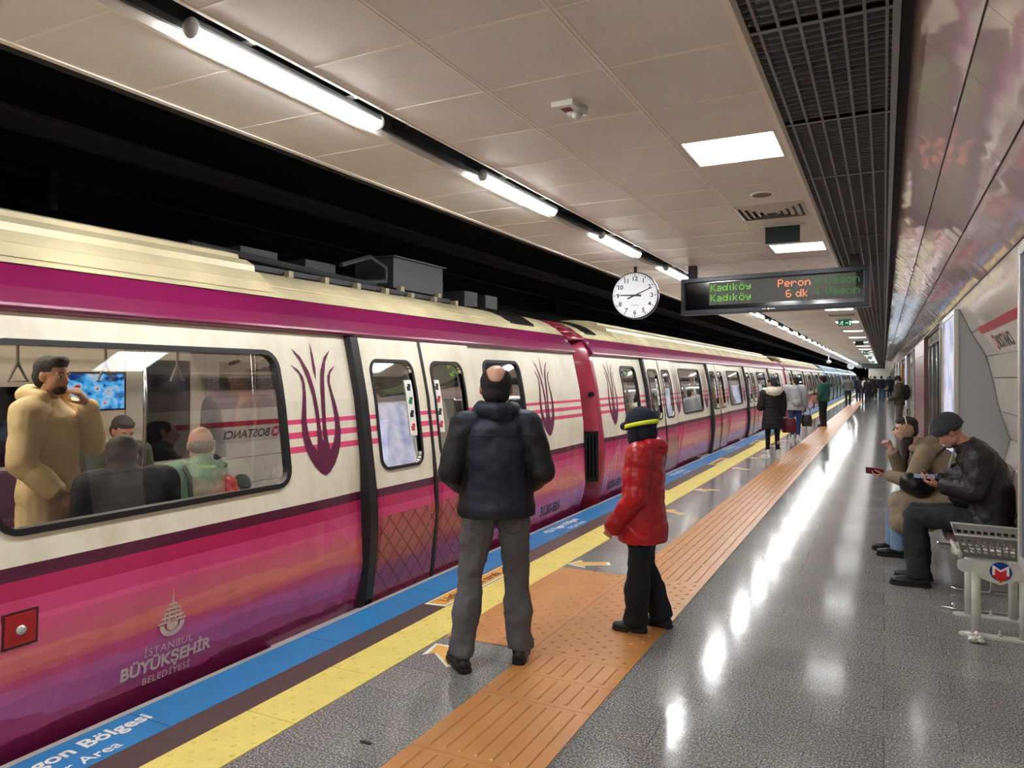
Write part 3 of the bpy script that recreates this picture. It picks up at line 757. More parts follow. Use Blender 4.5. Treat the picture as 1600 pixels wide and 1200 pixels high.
def ring_frame(bm, a, b_, c, d, r, wd, dx0, dx1, mi=0):
    """window frame: rounded ring of width wd outside (a..b, c..d), from depth dx0 to dx1 off the body curve"""
    I = rrect(a, b_, c, d, r, 5); O = rrect(a-wd, b_+wd, c-wd, d+wd, r+wd, 5)
    def dens(L):
        out = []
        for p, q in zip(L, L[1:]+L[:1]):
            n = max(1, int(math.hypot(q[0]-p[0], q[1]-p[1])/.12)); out += [(p[0]+(q[0]-p[0])*k/n, p[1]+(q[1]-p[1])*k/n) for k in range(n)]
        return out
    n_seg = [max(1, int(math.hypot(q[0]-p[0], q[1]-p[1])/.12)) for p, q in zip(I, I[1:]+I[:1])]
    def dn(L): return [(p[0]+(q[0]-p[0])*k/n, p[1]+(q[1]-p[1])*k/n) for (p, q), n in zip(zip(L, L[1:]+L[:1]), n_seg) for k in range(n)]
    I, O = dn(I), dn(O); N = len(I)
    R = [[bm.verts.new((xf(z)+dd, y, z)) for y, z in L] for L, dd in ((O, dx0), (O, dx1), (I, dx1), (I, dx0))]
    for q in range(4):
        r0, r1 = R[q], R[(q+1) % 4]
        for i in range(N): bm.faces.new((r0[i], r0[(i+1) % N], r1[(i+1) % N], r1[i])).material_index = mi
def pane(bm, a, b_, c, d, r, dx, th=.006, mi=0):
    """curved glass sheet: rows of the rounded rectangle"""
    zs = list(np.linspace(c, d, 13)); rows = []
    for z in zs:
        e = 0
        if z < c+r: e = r-math.sqrt(max(0, r*r-(c+r-z)**2))
        if z > d-r: e = r-math.sqrt(max(0, r*r-(z-d+r)**2))
        rows.append([(xf(z)+dx, a+e, z), (xf(z)+dx, b_-e, z)])
    g = [[bm.verts.new(p) for p in r_] for r_ in rows]
    for r0, r1 in zip(g, g[1:]): bm.faces.new((r0[0], r0[1], r1[1], r1[0])).material_index = mi
TR = [(.39,.985),(.355,.972),(.31,.965)]
HALF = [(0, .968), (.045, .985), (.10, 1.035), (.145, 1.10), (.175, 1.17), (.188, 1.25), (.186, 1.34), (.165, 1.44), (.145, 1.52), (.135, 1.585), (.152, 1.645), (.215, 1.705),
        (.155, 1.672), (.120, 1.63), (.112, 1.585), (.118, 1.51), (.130, 1.42), (.140, 1.33), (.130, 1.24), (.105, 1.18), (.062, 1.13), (.052, 1.19), (.045, 1.28), (.050, 1.38), (.062, 1.50), (.085, 1.62), (.125, 1.73), (.19, 1.815),
        (.115, 1.76), (.055, 1.66), (.028, 1.54), (.016, 1.42), (.010, 1.30), (.004, 1.20)]
def tulip(bm, yc):
    out = HALF + [(-x, z) for x, z in HALF[::-1][:-1]]
    def decal(P):
        vs = [bm.verts.new((0, yc+x, z)) for x, z in P]
        es = [bm.edges.new((vs[i], vs[(i+1) % len(vs)])) for i in range(len(vs))]
        bmesh.ops.triangle_fill(bm, edges=es, use_beauty=True, normal=(1, 0, 0))
    decal(out)
    decal([(0, 1.60), (.014, 1.68), (.010, 1.78), (0, 1.86), (-.010, 1.78), (-.014, 1.68)])
    for v in bm.verts:
        if v.co.x == 0: v.co.x = xf(v.co.z)+.0035
DOORS = [2.45, 7.18, 11.92, 16.67]
CARW0, CARW1 = .30, 21.05
def fascia(bm, y0, y1):
    P = [(-3.56, 1.90), (-3.50, 1.915), (-3.468, 1.925), (-3.455, 1.94), (-3.462, 1.955), (-3.52, 2.035), (-3.64, 2.165), (-3.68, 2.165), (-3.60, 2.0)]
    prism(bm, [(x, y0, z) for x, z in P], (0, y1-y0, 0))
RP = [(-3.62, 2.155), (-3.72, 2.235), (-3.83, 2.305), (-3.95, 2.355), (-4.1, 2.395), (-4.3, 2.42), (-4.65, 2.435), (-5.0, 2.42), (-5.35, 2.36), (-5.6, 2.22), (-5.75, 2.1), (-5.9, 1.9)]
FP = [(-3.655, 2.19), (-3.72, 2.265), (-3.735, 2.272), (-3.80, 2.335), (-3.84, 2.345), (-3.845, 2.385), (-3.92, 2.43), (-3.99, 2.44), (-4.0, 2.475), (-4.13, 2.51), (-4.4, 2.53), (-4.9, 2.53), (-5.2, 2.46)]
def make_car(lab, loc):
    t = thing('metro_car', lab, 'train car', loc)
    blocks = []
    # body side panels with window openings
    b = NB(); wins = []
    ws = [(1.38, 2.08)]
    for d in DOORS[:3]: ws.append((d+2.33, d+4.02))
    ws.append((18.67, 19.42))
    edges = [CARW0] + [v for d in DOORS for v in (d, d+1.70)] + [CARW1]
    for i in range(5):
        a, c = edges[2*i], edges[2*i+1]; w0, w1 = ws[i]
        panel_hole(b, a, c, -.45, 1.93, (w0, w1, .965, 1.765, .085), 0)
        wins.append((w0, w1))
    for d in DOORS: panel_hole(b, d, d+1.7, -.45, -.04, None)
    so = obj('body_side', b, LIV, t)
    # the closed rest of the body: far side, ends (behind the fairing) and floor
    b = NB()
    prism(b, [(-5.95, CARW0, -.45), (-3.5, CARW0, -.45), (-3.5, CARW0, -.05), (-5.95, CARW0, -.05)], (0, CARW1-CARW0, 0))
    obj('floor_frame', b, INTF, t)
    b = NB()
    far_doors = DOORS
    seg = [CARW0] + [v for d in far_doors for v in (d, d+1.70)] + [CARW1]
    for i in range(5): box(b, -5.97, -5.93, seg[2*i], seg[2*i+1], -.05, 2.1)
    for y in (CARW0+.02, CARW1-.06): box(b, -5.93, -5.2, y, y+.04, -.05, 2.1); box(b, -4.1, -3.55, y, y+.04, -.05, 2.1)
    box(b, -5.93, -3.6, CARW0, CARW1, 2.07, 2.11)
    for i in range(5):   # lining inside the near side, below and above the windows
        a, c = edges[2*i], edges[2*i+1]; w0, w1 = ws[i]
        box(b, -3.50, -3.46, a, c, -.05, .90); box(b, -3.62, -3.57, a, c, 1.85, 2.08)
    obj('interior_lining', b, INT, t)
    for d in far_doors:
        b = NB()
        for y0 in (d, d+.85):
            box(b, -5.96, -5.92, y0+.005, y0+.17, -.05, 2.05); box(b, -5.96, -5.92, y0+.68, y0+.845, -.05, 2.05)
            box(b, -5.96, -5.92, y0+.17, y0+.68, -.05, .85); box(b, -5.96, -5.92, y0+.17, y0+.68, 1.78, 2.05)
        f = obj('far_door', b, mat('far_door_paint', (150, 146, 140), .45), t)
        b = NB()
        for y0 in (d, d+.85): box(b, -5.945, -5.935, y0+.17, y0+.68, .85, 1.78)
        obj('pane', b, mat('night_pane', (10, 10, 12), .12, coat=.6), f)
    for a, c in ((d+2.2, d+4.2) for d in DOORS[:3]):
        b = NB(); box(b, -5.928, -5.922, a, c, .95, 1.55); obj('far_window', b, mat('night_pane', (10, 10, 12), .12, coat=.6), t)
    # seats along both sides between the doors
    for d in DOORS[:3]:
        b = NB(); box(b, -3.95, -3.52, d+1.95, d+4.45, .38, .46); box(b, -3.56, -3.50, d+1.95, d+4.45, .46, .92)
        obj('bench_seat', b, mat('seat_fabric', (70, 40, 60), .7, 0, 30, .2), t, bevel=.015)
        b = NB(); box(b, -5.92, -5.50, d+1.95, d+4.45, .38, .46); box(b, -5.92, -5.86, d+1.95, d+4.45, .46, .92)
        obj('bench_seat', b, mat('seat_fabric', (70, 40, 60), .7, 0, 30, .2), t, bevel=.015)
    b = NB()
    for x in (-4.15, -5.35): tube(b, [(x, CARW0+1, 1.88), (x, CARW1-1, 1.88)], .016, 8)
    for d in DOORS:
        for y in (d-.25, d+1.95):
            if .5 < y < 20.5:
                for x in (-4.15, -5.35):
                    tube(b, [(x, y, 0), (x, y, .9), (x+.03, y, 1.4), (x, y, 1.88)], .016, 8)
                    tube(b, [(x, y, 1.88), (x, y, 2.07)], .014, 8)
    obj('grab_rail', b, CHROME, t, True)
    b = NB()
    for d in DOORS[:3]:
        for k in range(5): y = d+2.36+k*.5; tube(b, [(-4.15, y, 1.88), (-4.15, y, 1.70), (-4.15, y+.05, 1.60), (-4.15, y-.05, 1.60), (-4.15, y, 1.70)], .009, 6)
    obj('hand_strap', b, mat('strap_grey', (140, 135, 128), .5), t)
    b = NB(); box(b, -4.6, -4.5, CARW0+.4, CARW1-.4, 2.045, 2.07); box(b, -5.1, -5.0, CARW0+.4, CARW1-.4, 2.045, 2.07); obj('ceiling_strip_light', b, emat('car_glow', (255, 240, 218), CARLIGHT), t)
    # windows
    for i, (w0, w1) in enumerate(wins):
        b = NB(); ring_frame(b, w0, w1, .965, 1.765, .085, .03, -.05, .012); f = obj('window_frame', b, BLACK, t)
        b = NB(); pane(b, w0, w1, .965, 1.765, .085, -.012); obj('pane', b, WINGL, f, True)
        if i in (0, 4):
            b = NB(); box(b, -3.46, -3.425, w0, w1, 1.30, 1.33); obj('crossbar', b, BLACK, f)
    # doors: two outer-sliding leaves each, proud of the side
    for d in DOORS:
        for q, (y0, y1, w0, w1) in enumerate(((d+.085, d+.875, d+.20, d+.72), (d+.912, d+1.70, d+1.01, d+1.50))):
            b = NB(); panel_hole(b, y0, y1, -.04, 1.915, (w0, w1, .95, 1.74, .08), .035)
            g = [e for e in b.edges if e.is_boundary]
            ex = bmesh.ops.extrude_edge_only(b, edges=g)
            for v in ex['geom']:
                if isinstance(v, bmesh.types.BMVert): v.co.x -= .05
            f = obj('door_leaf', b, LIVD, t)
            b = NB(); ring_frame(b, w0, w1, .95, 1.74, .08, .022, .0, .046); wf = obj('window_frame', b, BLACK, f)
            b = NB(); pane(b, w0, w1, .95, 1.74, .08, .022); obj('pane', b, WINGL, f, True)
            b = NB()   # pictogram strip on the glass
            s0 = w1-.115 if q == 0 else w0+.01; s1 = s0+.095
            zs = np.linspace(1.16, 1.60, 6)
            for za, zb in zip(zs, zs[1:]): prism(b, [(xf(za)+.026, s0, za), (xf(za)+.026, s1, za), (xf(zb)+.026, s1, zb), (xf(zb)+.026, s0, zb)], (.002, 0, 0), 0)
            for k in range(4):
                za = 1.20+k*.105; xx = xf(za+.03)+.029
                m_ = (1, 2 if q == 0 else 3, 1, 3)[::-1][k]
                for rr in ((s0+.02, s1-.03, za, za+.035), (s0+.035, s1-.02, za+.03, za+.055)): prism(b, [(xf(rr[2])+.028, rr[0], rr[2]), (xf(rr[2])+.028, rr[1], rr[2]), (xf(rr[3])+.028, rr[1], rr[3]), (xf(rr[3])+.028, rr[0], rr[3])], (.001, 0, 0), m_)
            obj('pictogram_strip', b, [TXTW, TXTK, mat('pict_green', (30, 120, 80), .5), mat('pict_red', (190, 50, 60), .5)], f)
        for y0, y1, x0, x1 in ((d-.02, d+.085, .0, .05), (d+.872, d+.914, -.01, .038)):
            b = NB(); zs = np.linspace(-.1, 1.915, 14)
            for za, zb in zip(zs, zs[1:]): prism(b, [(xf(za)+x0-.03, y0, za), (xf(za)+x1, y0+.02*(x1 > .04), za), (xf(za)+x1, y1, za), (xf(za)+x0-.03, y1, za)], (xf(zb)-xf(za), 0, zb-za))
            obj('door_seal', b, BLACK, t)
        b = NB(); box(b, -3.40, -3.315, d-.85, d+1.72, -.075, -.045); box(b, -3.37, -3.315, d-.85, d+1.72, -.045, -.03, 1); obj('door_track', b, [DARK2, ALU], t)
    # tulips
    for yc in [.86] + [v for d in DOORS[:3] for v in (d+2.0, d+4.37)] + [20.0]: b = NB(); tulip(b, yc); obj('tulip_emblem', b, TUL, t)
    # shadow gap above the body side, fascia and roof
    b = NB(); box(b, -3.60, -3.53, CARW0, CARW1, 1.90, 1.96); obj('header_channel', b, mat('channel_brown', (74, 66, 56), .5), t)
    b = NB(); fascia(b, CARW0-.02, CARW1+.02); fo = obj('fascia_band', b, MAROON, t, bevel=.003)
    b = NB()
    for y in np.arange(.55, 21, .42): ball(b, (-3.505, y, 1.995), (.008, .011, .008), u=8, v=5); 
    obj('rivet', b, mat('rivet_pink', (170, 70, 110), .3), fo)
    b = NB(); rows = [[b.verts.new((x, y, z)) for x, z in RP] for y in (CARW0, CARW1)]
    for i in range(len(RP)-1): b.faces.new((rows[0][i], rows[0][i+1], rows[1][i+1], rows[1][i]))
    for r_ in rows: b.faces.new(r_ + [b.verts.new((-5.9, r_[0].co.y, 2.0)), b.verts.new((-3.6, r_[0].co.y, 2.0))][::1])
    ro = obj('roof', b, ROOF, t)
    b = NB(); box(b, -3.735, -3.715, CARW0, CARW1, 2.236, 2.246); obj('roof_seam', b, ROOF, ro)
    for a, c in ((.62, 1.05), (19.75, 20.35)):
        b = NB()
        pts = [(-3.70, 2.225), (-3.83, 2.31), (-3.95, 2.36), (-4.1, 2.40), (-4.4, 2.43)]
        for p, q in zip(pts, pts[1:]): prism(b, [(p[0], a, p[1]), (q[0], a, q[1]), (q[0], c, q[1]), (p[0], c, p[1])], (.004, 0, .012))
        for k in range(7):
            yk = a+.03+k*(c-a-.06)/6
            for p, q in zip(pts, pts[1:]): prism(b, [(p[0], yk, p[1]+.012), (q[0], yk, q[1]+.012), (q[0], yk+.012, q[1]+.012), (p[0], yk+.012, p[1]+.012)], (.003, 0, .012))
        obj('roof_vent', b, mat('vent_black', (30, 28, 26), .5), t)
    # red end fairing that turns inwards at the front end (y small), with its black grille
    b = NB(); zs = np.linspace(-.42, 2.15, 16)
    def xe(z): return xf(min(z, 1.95)) - (.0 if z < 1.95 else (z-1.95)*.75)
    prof = [(.0, .30), (-.02, .22), (-.08, .13), (-.22, -.02), (-.36, -.14), (-.58, -.22), (-.75, -.25)]
    g = [[b.verts.new((xe(z)+dx+.002, yv, z)) for dx, yv in prof] for z in zs]
    for r0, r1 in zip(g, g[1:]):
        for i in range(len(prof)-1): b.faces.new((r0[i], r0[i+1], r1[i+1], r1[i]))
    tp = [(-3.60, 2.15), (-3.72, 2.235), (-3.83, 2.305), (-3.95, 2.355), (-4.1, 2.395), (-4.3, 2.42), (-4.65, 2.435)]
    for p, q in zip(tp, tp[1:]): 
        prism(b, [(p[0], .30, p[1]), (q[0], .30, q[1]), (q[0], -.20, q[1]-.03), (p[0], -.20, p[1]-.03)], (-.004, 0, -.02))
    fr = obj('end_fairing', b, RED, t, True)
    so2 = fr.modifiers.new('solid', 'SOLIDIFY'); so2.thickness = .02; so2.offset = 0
    b = NB(); 
    def fp(u, z):  # along fairing between (-.05,.14) and (-.40,-.17)
        return Vector((xe(z)-.042-.19*u+.012, .185-.215*u-.012, z))
    prism(b, [fp(0, .26), fp(1, .26), fp(1, .92), fp(0, .92)], (.03, -.03, 0))
    for k in range(5): u = .12+k*.18; prism(b, [fp(u, .32), fp(u+.06, .32), fp(u+.06, .86), fp(u, .86)], (.045, -.045, 0), 1)
    obj('end_grille', b, [BLACKG, DARK2], fr)
    b = NB(); cyl(b, fp(.12, 1.40)+Vector((.0, 0, 0)), fp(.12, 1.40)+Vector((.035, -.035, 0)), .035, n=14); obj('coupling_lamp', b, BLACKG, fr)
    # dark rubber gangway bellows between the cars
    b = NB(); 
    for k in range(9):
        yk = -.27+k*.063; dd = .02 if k % 2 else 0
        prism(b, [(-3.80-dd, yk, -.4), (-3.72-dd, yk, .8), (-3.86-dd, yk, 2.0), (-4.2, yk, 2.28), (-5.2, yk, 2.28), (-5.6, yk, 1.8), (-5.6, yk, -.4)], (0, .06, 0))
    obj('gangway_bellows', b, mat('bellows', (44, 40, 42), .7), t)
    b = NB()   # dark return at the rear end of the car
    for za, zb in zip(zs, zs[1:]):
        prism(b, [(xe(za), CARW1, za), (xe(za)-.02, CARW1+.03, za), (xe(za)-.40, CARW1+.05, za), (xe(za)-.40, CARW1, za)], (xe(zb)-xe(za), 0, zb-za))
    obj('rear_return', b, BLACK, t)
    # car number and city lettering
    num = NB(); join_bm(num, place_bm(text_bm('3130-E01', .148, 'LEFT', .001, .004), (0, 19.73, .105), (0, 1, 0), (0, 0, 1))); 
    for v in num.verts: v.co.x = xf(v.co.z)+.002+(v.co.x)*.5
    obj('car_number', num, mat('number_black', (40, 28, 44), .5), t)
    LW = mat('pale_lettering', (214, 186, 178), .45)
    for yc in (15.08, 3.6+2.1, 10.3):
        b = NB()
        for s, zz, sz, bd in (('İSTANBUL', .205, .058, 0), ('BÜYÜKŞEHİR', .125, .088, .003), ('BELEDİYESİ', .062, .05, 0)):
            join_bm(b, place_bm(text_bm(s, sz, 'CENTER', .001, bd, 1.12 if bd == 0 else 1), (0, yc-.01, zz), (0, 1, 0), (0, 0, 1)))
        zc = .36   # flame-and-dome emblem
        def dec(P): prism(b, [(0, yc+p[0], p[1]) for p in P], (.001, 0, 0))
        R1 = [(.075*math.cos(a), zc-.02+.068*math.sin(a)) for a in np.linspace(PI, 2*PI, 13)]; R2 = [(.048*math.cos(a), zc-.02+.040*math.sin(a)) for a in np.linspace(2*PI, PI, 13)]
        dec(R1+R2)
        dec([(.034*math.cos(a), zc-.028+.03*math.sin(a)) for a in np.linspace(0, 2*PI, 16)[:-1]])
        for k, (wd_, zz) in enumerate(((.085, .352), (.07, .374), (.055, .396), (.04, .418), (.025, .440))): dec([(-wd_, zz-.006), (wd_, zz-.006), (wd_*.93, zz+.007), (-wd_*.93, zz+.007)])
        for xx in (-.045, -.02, .02, .045): dec([(xx-.005, .35), (xx+.005, .35), (xx+.003, .46-abs(xx)*.9), (xx-.003, .46-abs(xx)*.9)])
        dec([(-.008, .42), (.008, .42), (0, .52)])
        for v in b.verts: v.co.x = xf(v.co.z)+.002+v.co.x*.5
        obj('city_lettering', b, LW, t)
    # red emergency box
    b = NB(); zz = np.linspace(.475, .61, 2); prism(b, [(xf(.475)-.01, 14.25, .475), (xf(.475)-.01, 14.38, .475), (xf(.61)-.01, 14.38, .61), (xf(.61)-.01, 14.25, .61)], (.016, 0, 0))
    rb = obj('emergency_box', b, mat('box_red', (170, 30, 40), .35), t, bevel=.003)
    b = NB(); prism(b, [(xf(.465)-.012, 14.24, .465), (xf(.465)-.012, 14.39, .465), (xf(.62)-.012, 14.39, .62), (xf(.62)-.012, 14.24, .62)], (.014, 0, 0)); obj('surround', b, mat('box_surround', (70, 24, 34), .5), rb)
    b = NB(); cyl(b, (xf(.54), 14.315, .54), (xf(.54)+.012, 14.315, .54), .02, n=16); obj('dial', b, ALU, rb, True)
    return t
car0 = make_car('nearest magenta and white metro car with large window, tulip emblems and passengers', (0, 8.95-21.4, 0))
def roof_cover(parent, y0, y1):
    b = NB(); rows = [[b.verts.new((x, y, z)) for x, z in FP] for y in (y0, y1)]
    n = len(FP)
    for i in range(n-1): b.faces.new((rows[0][i], rows[0][i+1], rows[1][i+1], rows[1][i]))
    for r_ in rows: b.faces.new(r_)
    return obj('roof_fairing', b, ROOF, parent)
def recolour(car):
    for ch in KIDS_OF[car.name]:
        pass
c1 = copy_tree(car0, None, (0, 8.95, 0), 0, 'second metro car, behind the child, numbered from 3330 at its near end')
for ch in list(c1.children):
    if ch.name.startswith('car_number'): bpy.data.objects.remove(ch)
num = place_bm(text_bm('3330-E01', .148, 'LEFT', .001, .004), (0, .55, .105), (0, 1, 0), (0, 0, 1))
for v in num.verts: v.co.x = xf(v.co.z)+.002+v.co.x*.5
obj('car_number', num, _M['number_black'], c1)
c2 = copy_tree(car0, None, (0, 30.35, 0), 0, 'third metro car, in magenta and white, just before the blue cars')
BL = {'livery': LIVB, 'livery_door': LIVB, 'maroon_band': BLUEF, 'roof_cream': mat('roof_blue', (120, 150, 165), .35), 'gangway_red': mat('gangway_cyan', (70, 170, 205), .35), 'tulip_maroon': mat('tulip_blue', (70, 110, 130), .4)}
swap = {}
def blue_tree(o, parent, loc=None, lab=None):
    c = o.copy(); C.objects.link(c); c.parent = parent
    if loc: c.location = loc; c['label'] = lab
    if c.type == 'MESH' and any(m and m.name in BL for m in c.data.materials):
        if c.data.name not in swap:
            me = c.data.copy(); swap[c.data.name] = me
            for i, m in enumerate(me.materials):
                if m.name in BL: me.materials[i] = BL[m.name]
        c.data = swap[o.data.name]
    for ch in list(o.children):
        if ch.name.split('.')[0] in ('tulip_emblem', 'car_number', 'city_lettering', 'emergency_box'): continue
        blue_tree(ch, c)
    return c
for k, lab in enumerate(('first blue metro car, coupled behind the magenta ones', 'second blue metro car, far along the platform', 'last and farthest blue metro car')):
    cb = blue_tree(car0, None, (0, 51.75+21.4*k, 0), lab); roof_cover(cb, 1.2, 20.0)
    for ch in cb.children:
        if ch.name.startswith('roof_fairing'): ch.data.materials[0] = BL['roof_cream']
roof_cover(car0, 1.2, 16.15); roof_cover(c1, 1.9, 19.4); roof_cover(c2, 1.9, 19.4)
# roof equipment on the near car (behind the fairing)
rt = car0
o_y = 12.45
b = NB(); box(b, -4.32, -4.22, 16.2, 19.3, 2.43, 2.47); box(b, -4.45, -4.40, 16.2, 19.3, 2.46, 2.52)
for y in np.arange(16.4, 19.4, .42): box(b, -4.24, -4.17, y, y+.05, 2.40, 2.46, 1)
for y in (16.5, 17.2): box(b, -4.6, -4.35, y, y+.38, 2.47, 2.62)
tube(b, [(-4.3, 16.0, 2.55), (-4.3, 17.6, 2.50), (-4.32, 18.1, 2.5)], .03); obj('roof_cable_tray', b, [mat('tray_grey', (38, 38, 40), .6), mat('bracket_cream', (150, 136, 108), .5)], car0)
b = NB(); box(b, -4.75, -4.28, 18.35, 19.25, 2.50, 2.80); box(b, -4.78, -4.25, 18.32, 19.28, 2.80, 2.815); 
for y in (18.42, 19.1): box(b, -4.30, -4.24, y, y+.06, 2.40, 2.52, 1)
tube(b, [(-4.3, 17.6, 2.62), (-4.3, 18.0, 2.75), (-4.3, 18.25, 2.68), (-4.3, 18.25, 2.55), (-4.3, 17.9, 2.5), (-4.3, 17.6, 2.5)], .022)
obj('roof_unit', b, [mat('unit_grey', (52, 52, 54), .55), mat('bracket_cream', (150, 136, 108), .5)], car0)
for y in (19.75, 20.25): b = NB(); box(b, -4.6, -4.3, y, y+.3, 2.44, 2.62); obj('roof_resistor', b, mat('tray_grey', (38, 38, 40), .6), car0)
# screen on the car's wall, and the glass wind partition inside the near window
b = NB(); box(b, -5.60, -5.56, 3.43+o_y, 3.97+o_y, 1.355, 1.665)
sc = obj('screen', b, BLACKG, car0)
m = bpy.data.materials.new('screen_picture'); m.use_nodes = True; nt = m.node_tree; nt.nodes.clear(); _M['screen_picture'] = m
tc = nt.nodes.new('ShaderNodeTexCoord'); mp = nt.nodes.new('ShaderNodeMapping'); mp.inputs['Scale'].default_value = (0, 7, 9); n = nt.nodes.new('ShaderNodeTexNoise'); n.inputs['Scale'].default_value = 1.2; n.inputs['Detail'].default_value = 4
nt.links.new(tc.outputs['Object'], mp.inputs[0]); nt.links.new(mp.outputs[0], n.inputs['Vector'])
cr = nt.nodes.new('ShaderNodeValToRGB'); e = cr.color_ramp.elements; e[0].position = .40; e[0].color = lin((16, 40, 90)); e[1].position = .52; e[1].color = lin((60, 140, 190)); q = e.new(.62); q.color = lin((150, 150, 155)); q = e.new(.66); q.color = lin((110, 40, 50))
em = nt.nodes.new('ShaderNodeEmission'); em.inputs[1].default_value = .45; o_ = nt.nodes.new('ShaderNodeOutputMaterial')
nt.links.new(n.outputs['Fac'], cr.inputs[0]); nt.links.new(cr.outputs[0], em.inputs[0]); nt.links.new(em.outputs[0], o_.inputs[0])
b = NB(); box(b, -5.559, -5.555, 3.45+o_y, 3.95+o_y, 1.37, 1.65); obj('picture', b, m, sc)
b = NB(); box(b, -3.95, -3.52, 13.62+.62+.0, 13.62+.63, .5, 1.24); pt = obj('wind_partition', b, glass('partition_glass', (.8, .82, .84), .08), car0)
b = NB(); tube(b, [(-3.52, 14.25, 1.25), (-3.95, 14.25, 1.25), (-3.95, 14.25, .45)], .012); obj('rim', b, ALU, pt)
# added pale glowing sheet imitating the advert box's reflection in the near door
b = NB(); box(b, -3.56, -3.555, 16.86, 17.28, .96, 1.28); ns = obj('reflected_advert', b, mat('reflection_blue', (176, 186, 212), .5, emit=(150, 165, 210), es=.25), car0)
b = NB()
for s, zz, sz in (('Acil çıkış', 1.15, .07), ('için kolu', 1.06, .05), ('çekiniz', 1.0, .05)): join_bm(b, place_bm(text_bm(s, sz, 'CENTER', .001), (-3.552, 17.06, zz), (0, 1, 0), (0, 0, 1)))
obj('reflection_lettering', b, TXTK, ns)

# ------------------------------------------------------------------ bench, basket stand, litter
t = thing('waiting_bench', 'chrome framed waiting bench with brown seats, under the seated couple', 'bench', (0, 0, 0))
for k in range(4):
    y = 6.28+k*.56
    b = NB(); loft(b, [((.58, y, .415), (0, 0, 0), (0, 0, 0))], 3) if False else None
    P = [(.40, .425), (.44, .445), (.76, .43), (.86, .44), (.93, .60), (.97, .84), (.985, .84), (.95, .59), (.88, .42), (.76, .41), (.44, .42)]
    prism(b, [(x, y, z) for x, z in P], (0, .50, 0)); obj('seat_shell', b, mat('seat_brown', (92, 70, 64), .4), t, bevel=.006)
b = NB()
for y in (6.5, 8.2):
    tube(b, [(.45, y, .03), (.50, y, .018), (.90, y, .018), (.93, y, .03)], .014); tube(b, [(.72, y, .02), (.72, y, .40)], .02)
    tube(b, [(.44, y, .40), (.88, y, .40)], .014)
tube(b, [(.72, 6.25, .39), (.72, 8.5, .39)], .02); tube(b, [(.98, 6.25, .85), (.98, 8.5, .85)], .008)
tube(b, [(.36, 5.98, .012), (.45, 5.96, .012), (.78, 5.99, .012)], .007); tube(b, [(.43, 5.97, .01), (.43, 5.97, .05)], .012)
obj('chrome_frame', b, CHROME, t, True)

WP = mat('white_powder_paint', (206, 206, 196), .4, 0, 20, .07)
t = thing('basket_stand', 'white steel stand with a perforated grey basket and a round M emblem', 'stand', (0, 0, 0))
for y in (5.42, 5.86):
    b = NB(); P = [(.42+.0, .0), (.44, -.028), (.52, -.045), (.60, -.035), (.78, -.035), (.86, -.045), (.92, -.0), (.86, .045), (.78, .035), (.60, .035), (.52, .045), (.44, .028)]
    prism(b, [(x, y+v, 0) for x, v in P], (0, 0, .018)); obj('foot_plate', b, WP, t, bevel=.003)
    b = NB(); cyl(b, (.64, y, .018), (.64, y, .03), .014, n=6); cyl(b, (.64, y, .03), (.64, y, .055), .007, n=8); obj('anchor_bolt', b, ALU, t)
    for x in (.515, .765): b = NB(); cyl(b, (x, y, .015), (x, y, .475), .026, n=18); obj('leg', b, WP, t, True)
b = NB(); P = [(.41, .44), (.415, .47), (.435, .485), (.47, .487), (.80, .475), (.80, .385), (.74, .385), (.64, .345), (.54, .375), (.50, .415), (.44, .405), (.415, .42)]
prism(b, [(x, 5.87, z) for x, z in P], (0, .012, 0)); obj('side_plate', b, WP, t)
b = NB(); prism(b, [(x, 5.385, z) for x, z in P], (0, .012, 0)); sp_ = obj('side_plate', b, WP, t)
b = NB(); cyl(b, (.44, 5.384, .447), (.44, 5.376, .447), .012, n=14); obj('screw', b, ALU, sp_)
b = NB(); c0 = (.64, 5.383, .428); cyl(b, c0, (.64, 5.381, .428), .058, n=32); em_ = obj('round_emblem', b, mat('emblem_blue', (28, 48, 140), .4), sp_)
b = NB()
def ep(P, y, mi): prism(b, [(.64+x, y, .428+z) for x, z in P], (0, -.001, 0), mi)
ep([(-.044, .036), (-.036, .036), (0, .010), (.036, .036), (.044, .036), (.044, -.022), (-.044, -.022)], 5.3808, 0)
ep([(-.030, .018), (0, -.002), (.030, .018), (.030, -.022), (.048, -.022), (0, -.068), (-.048, -.022), (-.030, -.022)], 5.3798, 1)
obj('emblem_arrow', b, [TXTW, mat('emblem_red', (214, 40, 40), .4)], sp_)
b = NB(); cyl(b, (.43, 5.40, .50), (.41, 5.40, .54), .018, n=14); tube(b, [(.43, 5.40, .49), (.40, 5.40, .55), (.395, 5.60, .55), (.43, 5.60, .49)], .012); obj('pivot', b, WP, t, True)
# perforated basket: front and rear sloping sheets, ends and bottom
b = NB()
def perf(P00, P10, P01, P11, nu, nv, th, bu=.10, bv=.16):
    P00, P10, P01, P11 = map(Vector, (P00, P10, P01, P11))
    def at(u, v): return P00*(1-u)*(1-v)+P10*u*(1-v)+P01*(1-u)*v+P11*u*v
    us = [0, bu*.4]; vs = [0, bv]
    for k in range(nu): a = bu*.4+(1-bu*.8)*k/nu; us += [a+(1-bu*.8)/nu*.64, a+(1-bu*.8)/nu]
    for k in range(nv): a = bv+(1-2*bv)*k/nv; vs += [a+(1-2*bv)/nv*.68, a+(1-2*bv)/nv]
    us.append(1); vs.append(1)
    for i in range(len(us)-1):
        for j in range(len(vs)-1):
            if i % 2 == 1 and j % 2 == 1 and i < len(us)-2 and j < len(vs)-2: continue
            prism(b, [at(us[i], vs[j]), at(us[i+1], vs[j]), at(us[i+1], vs[j+1]), at(us[i], vs[j+1])], Vector(th))
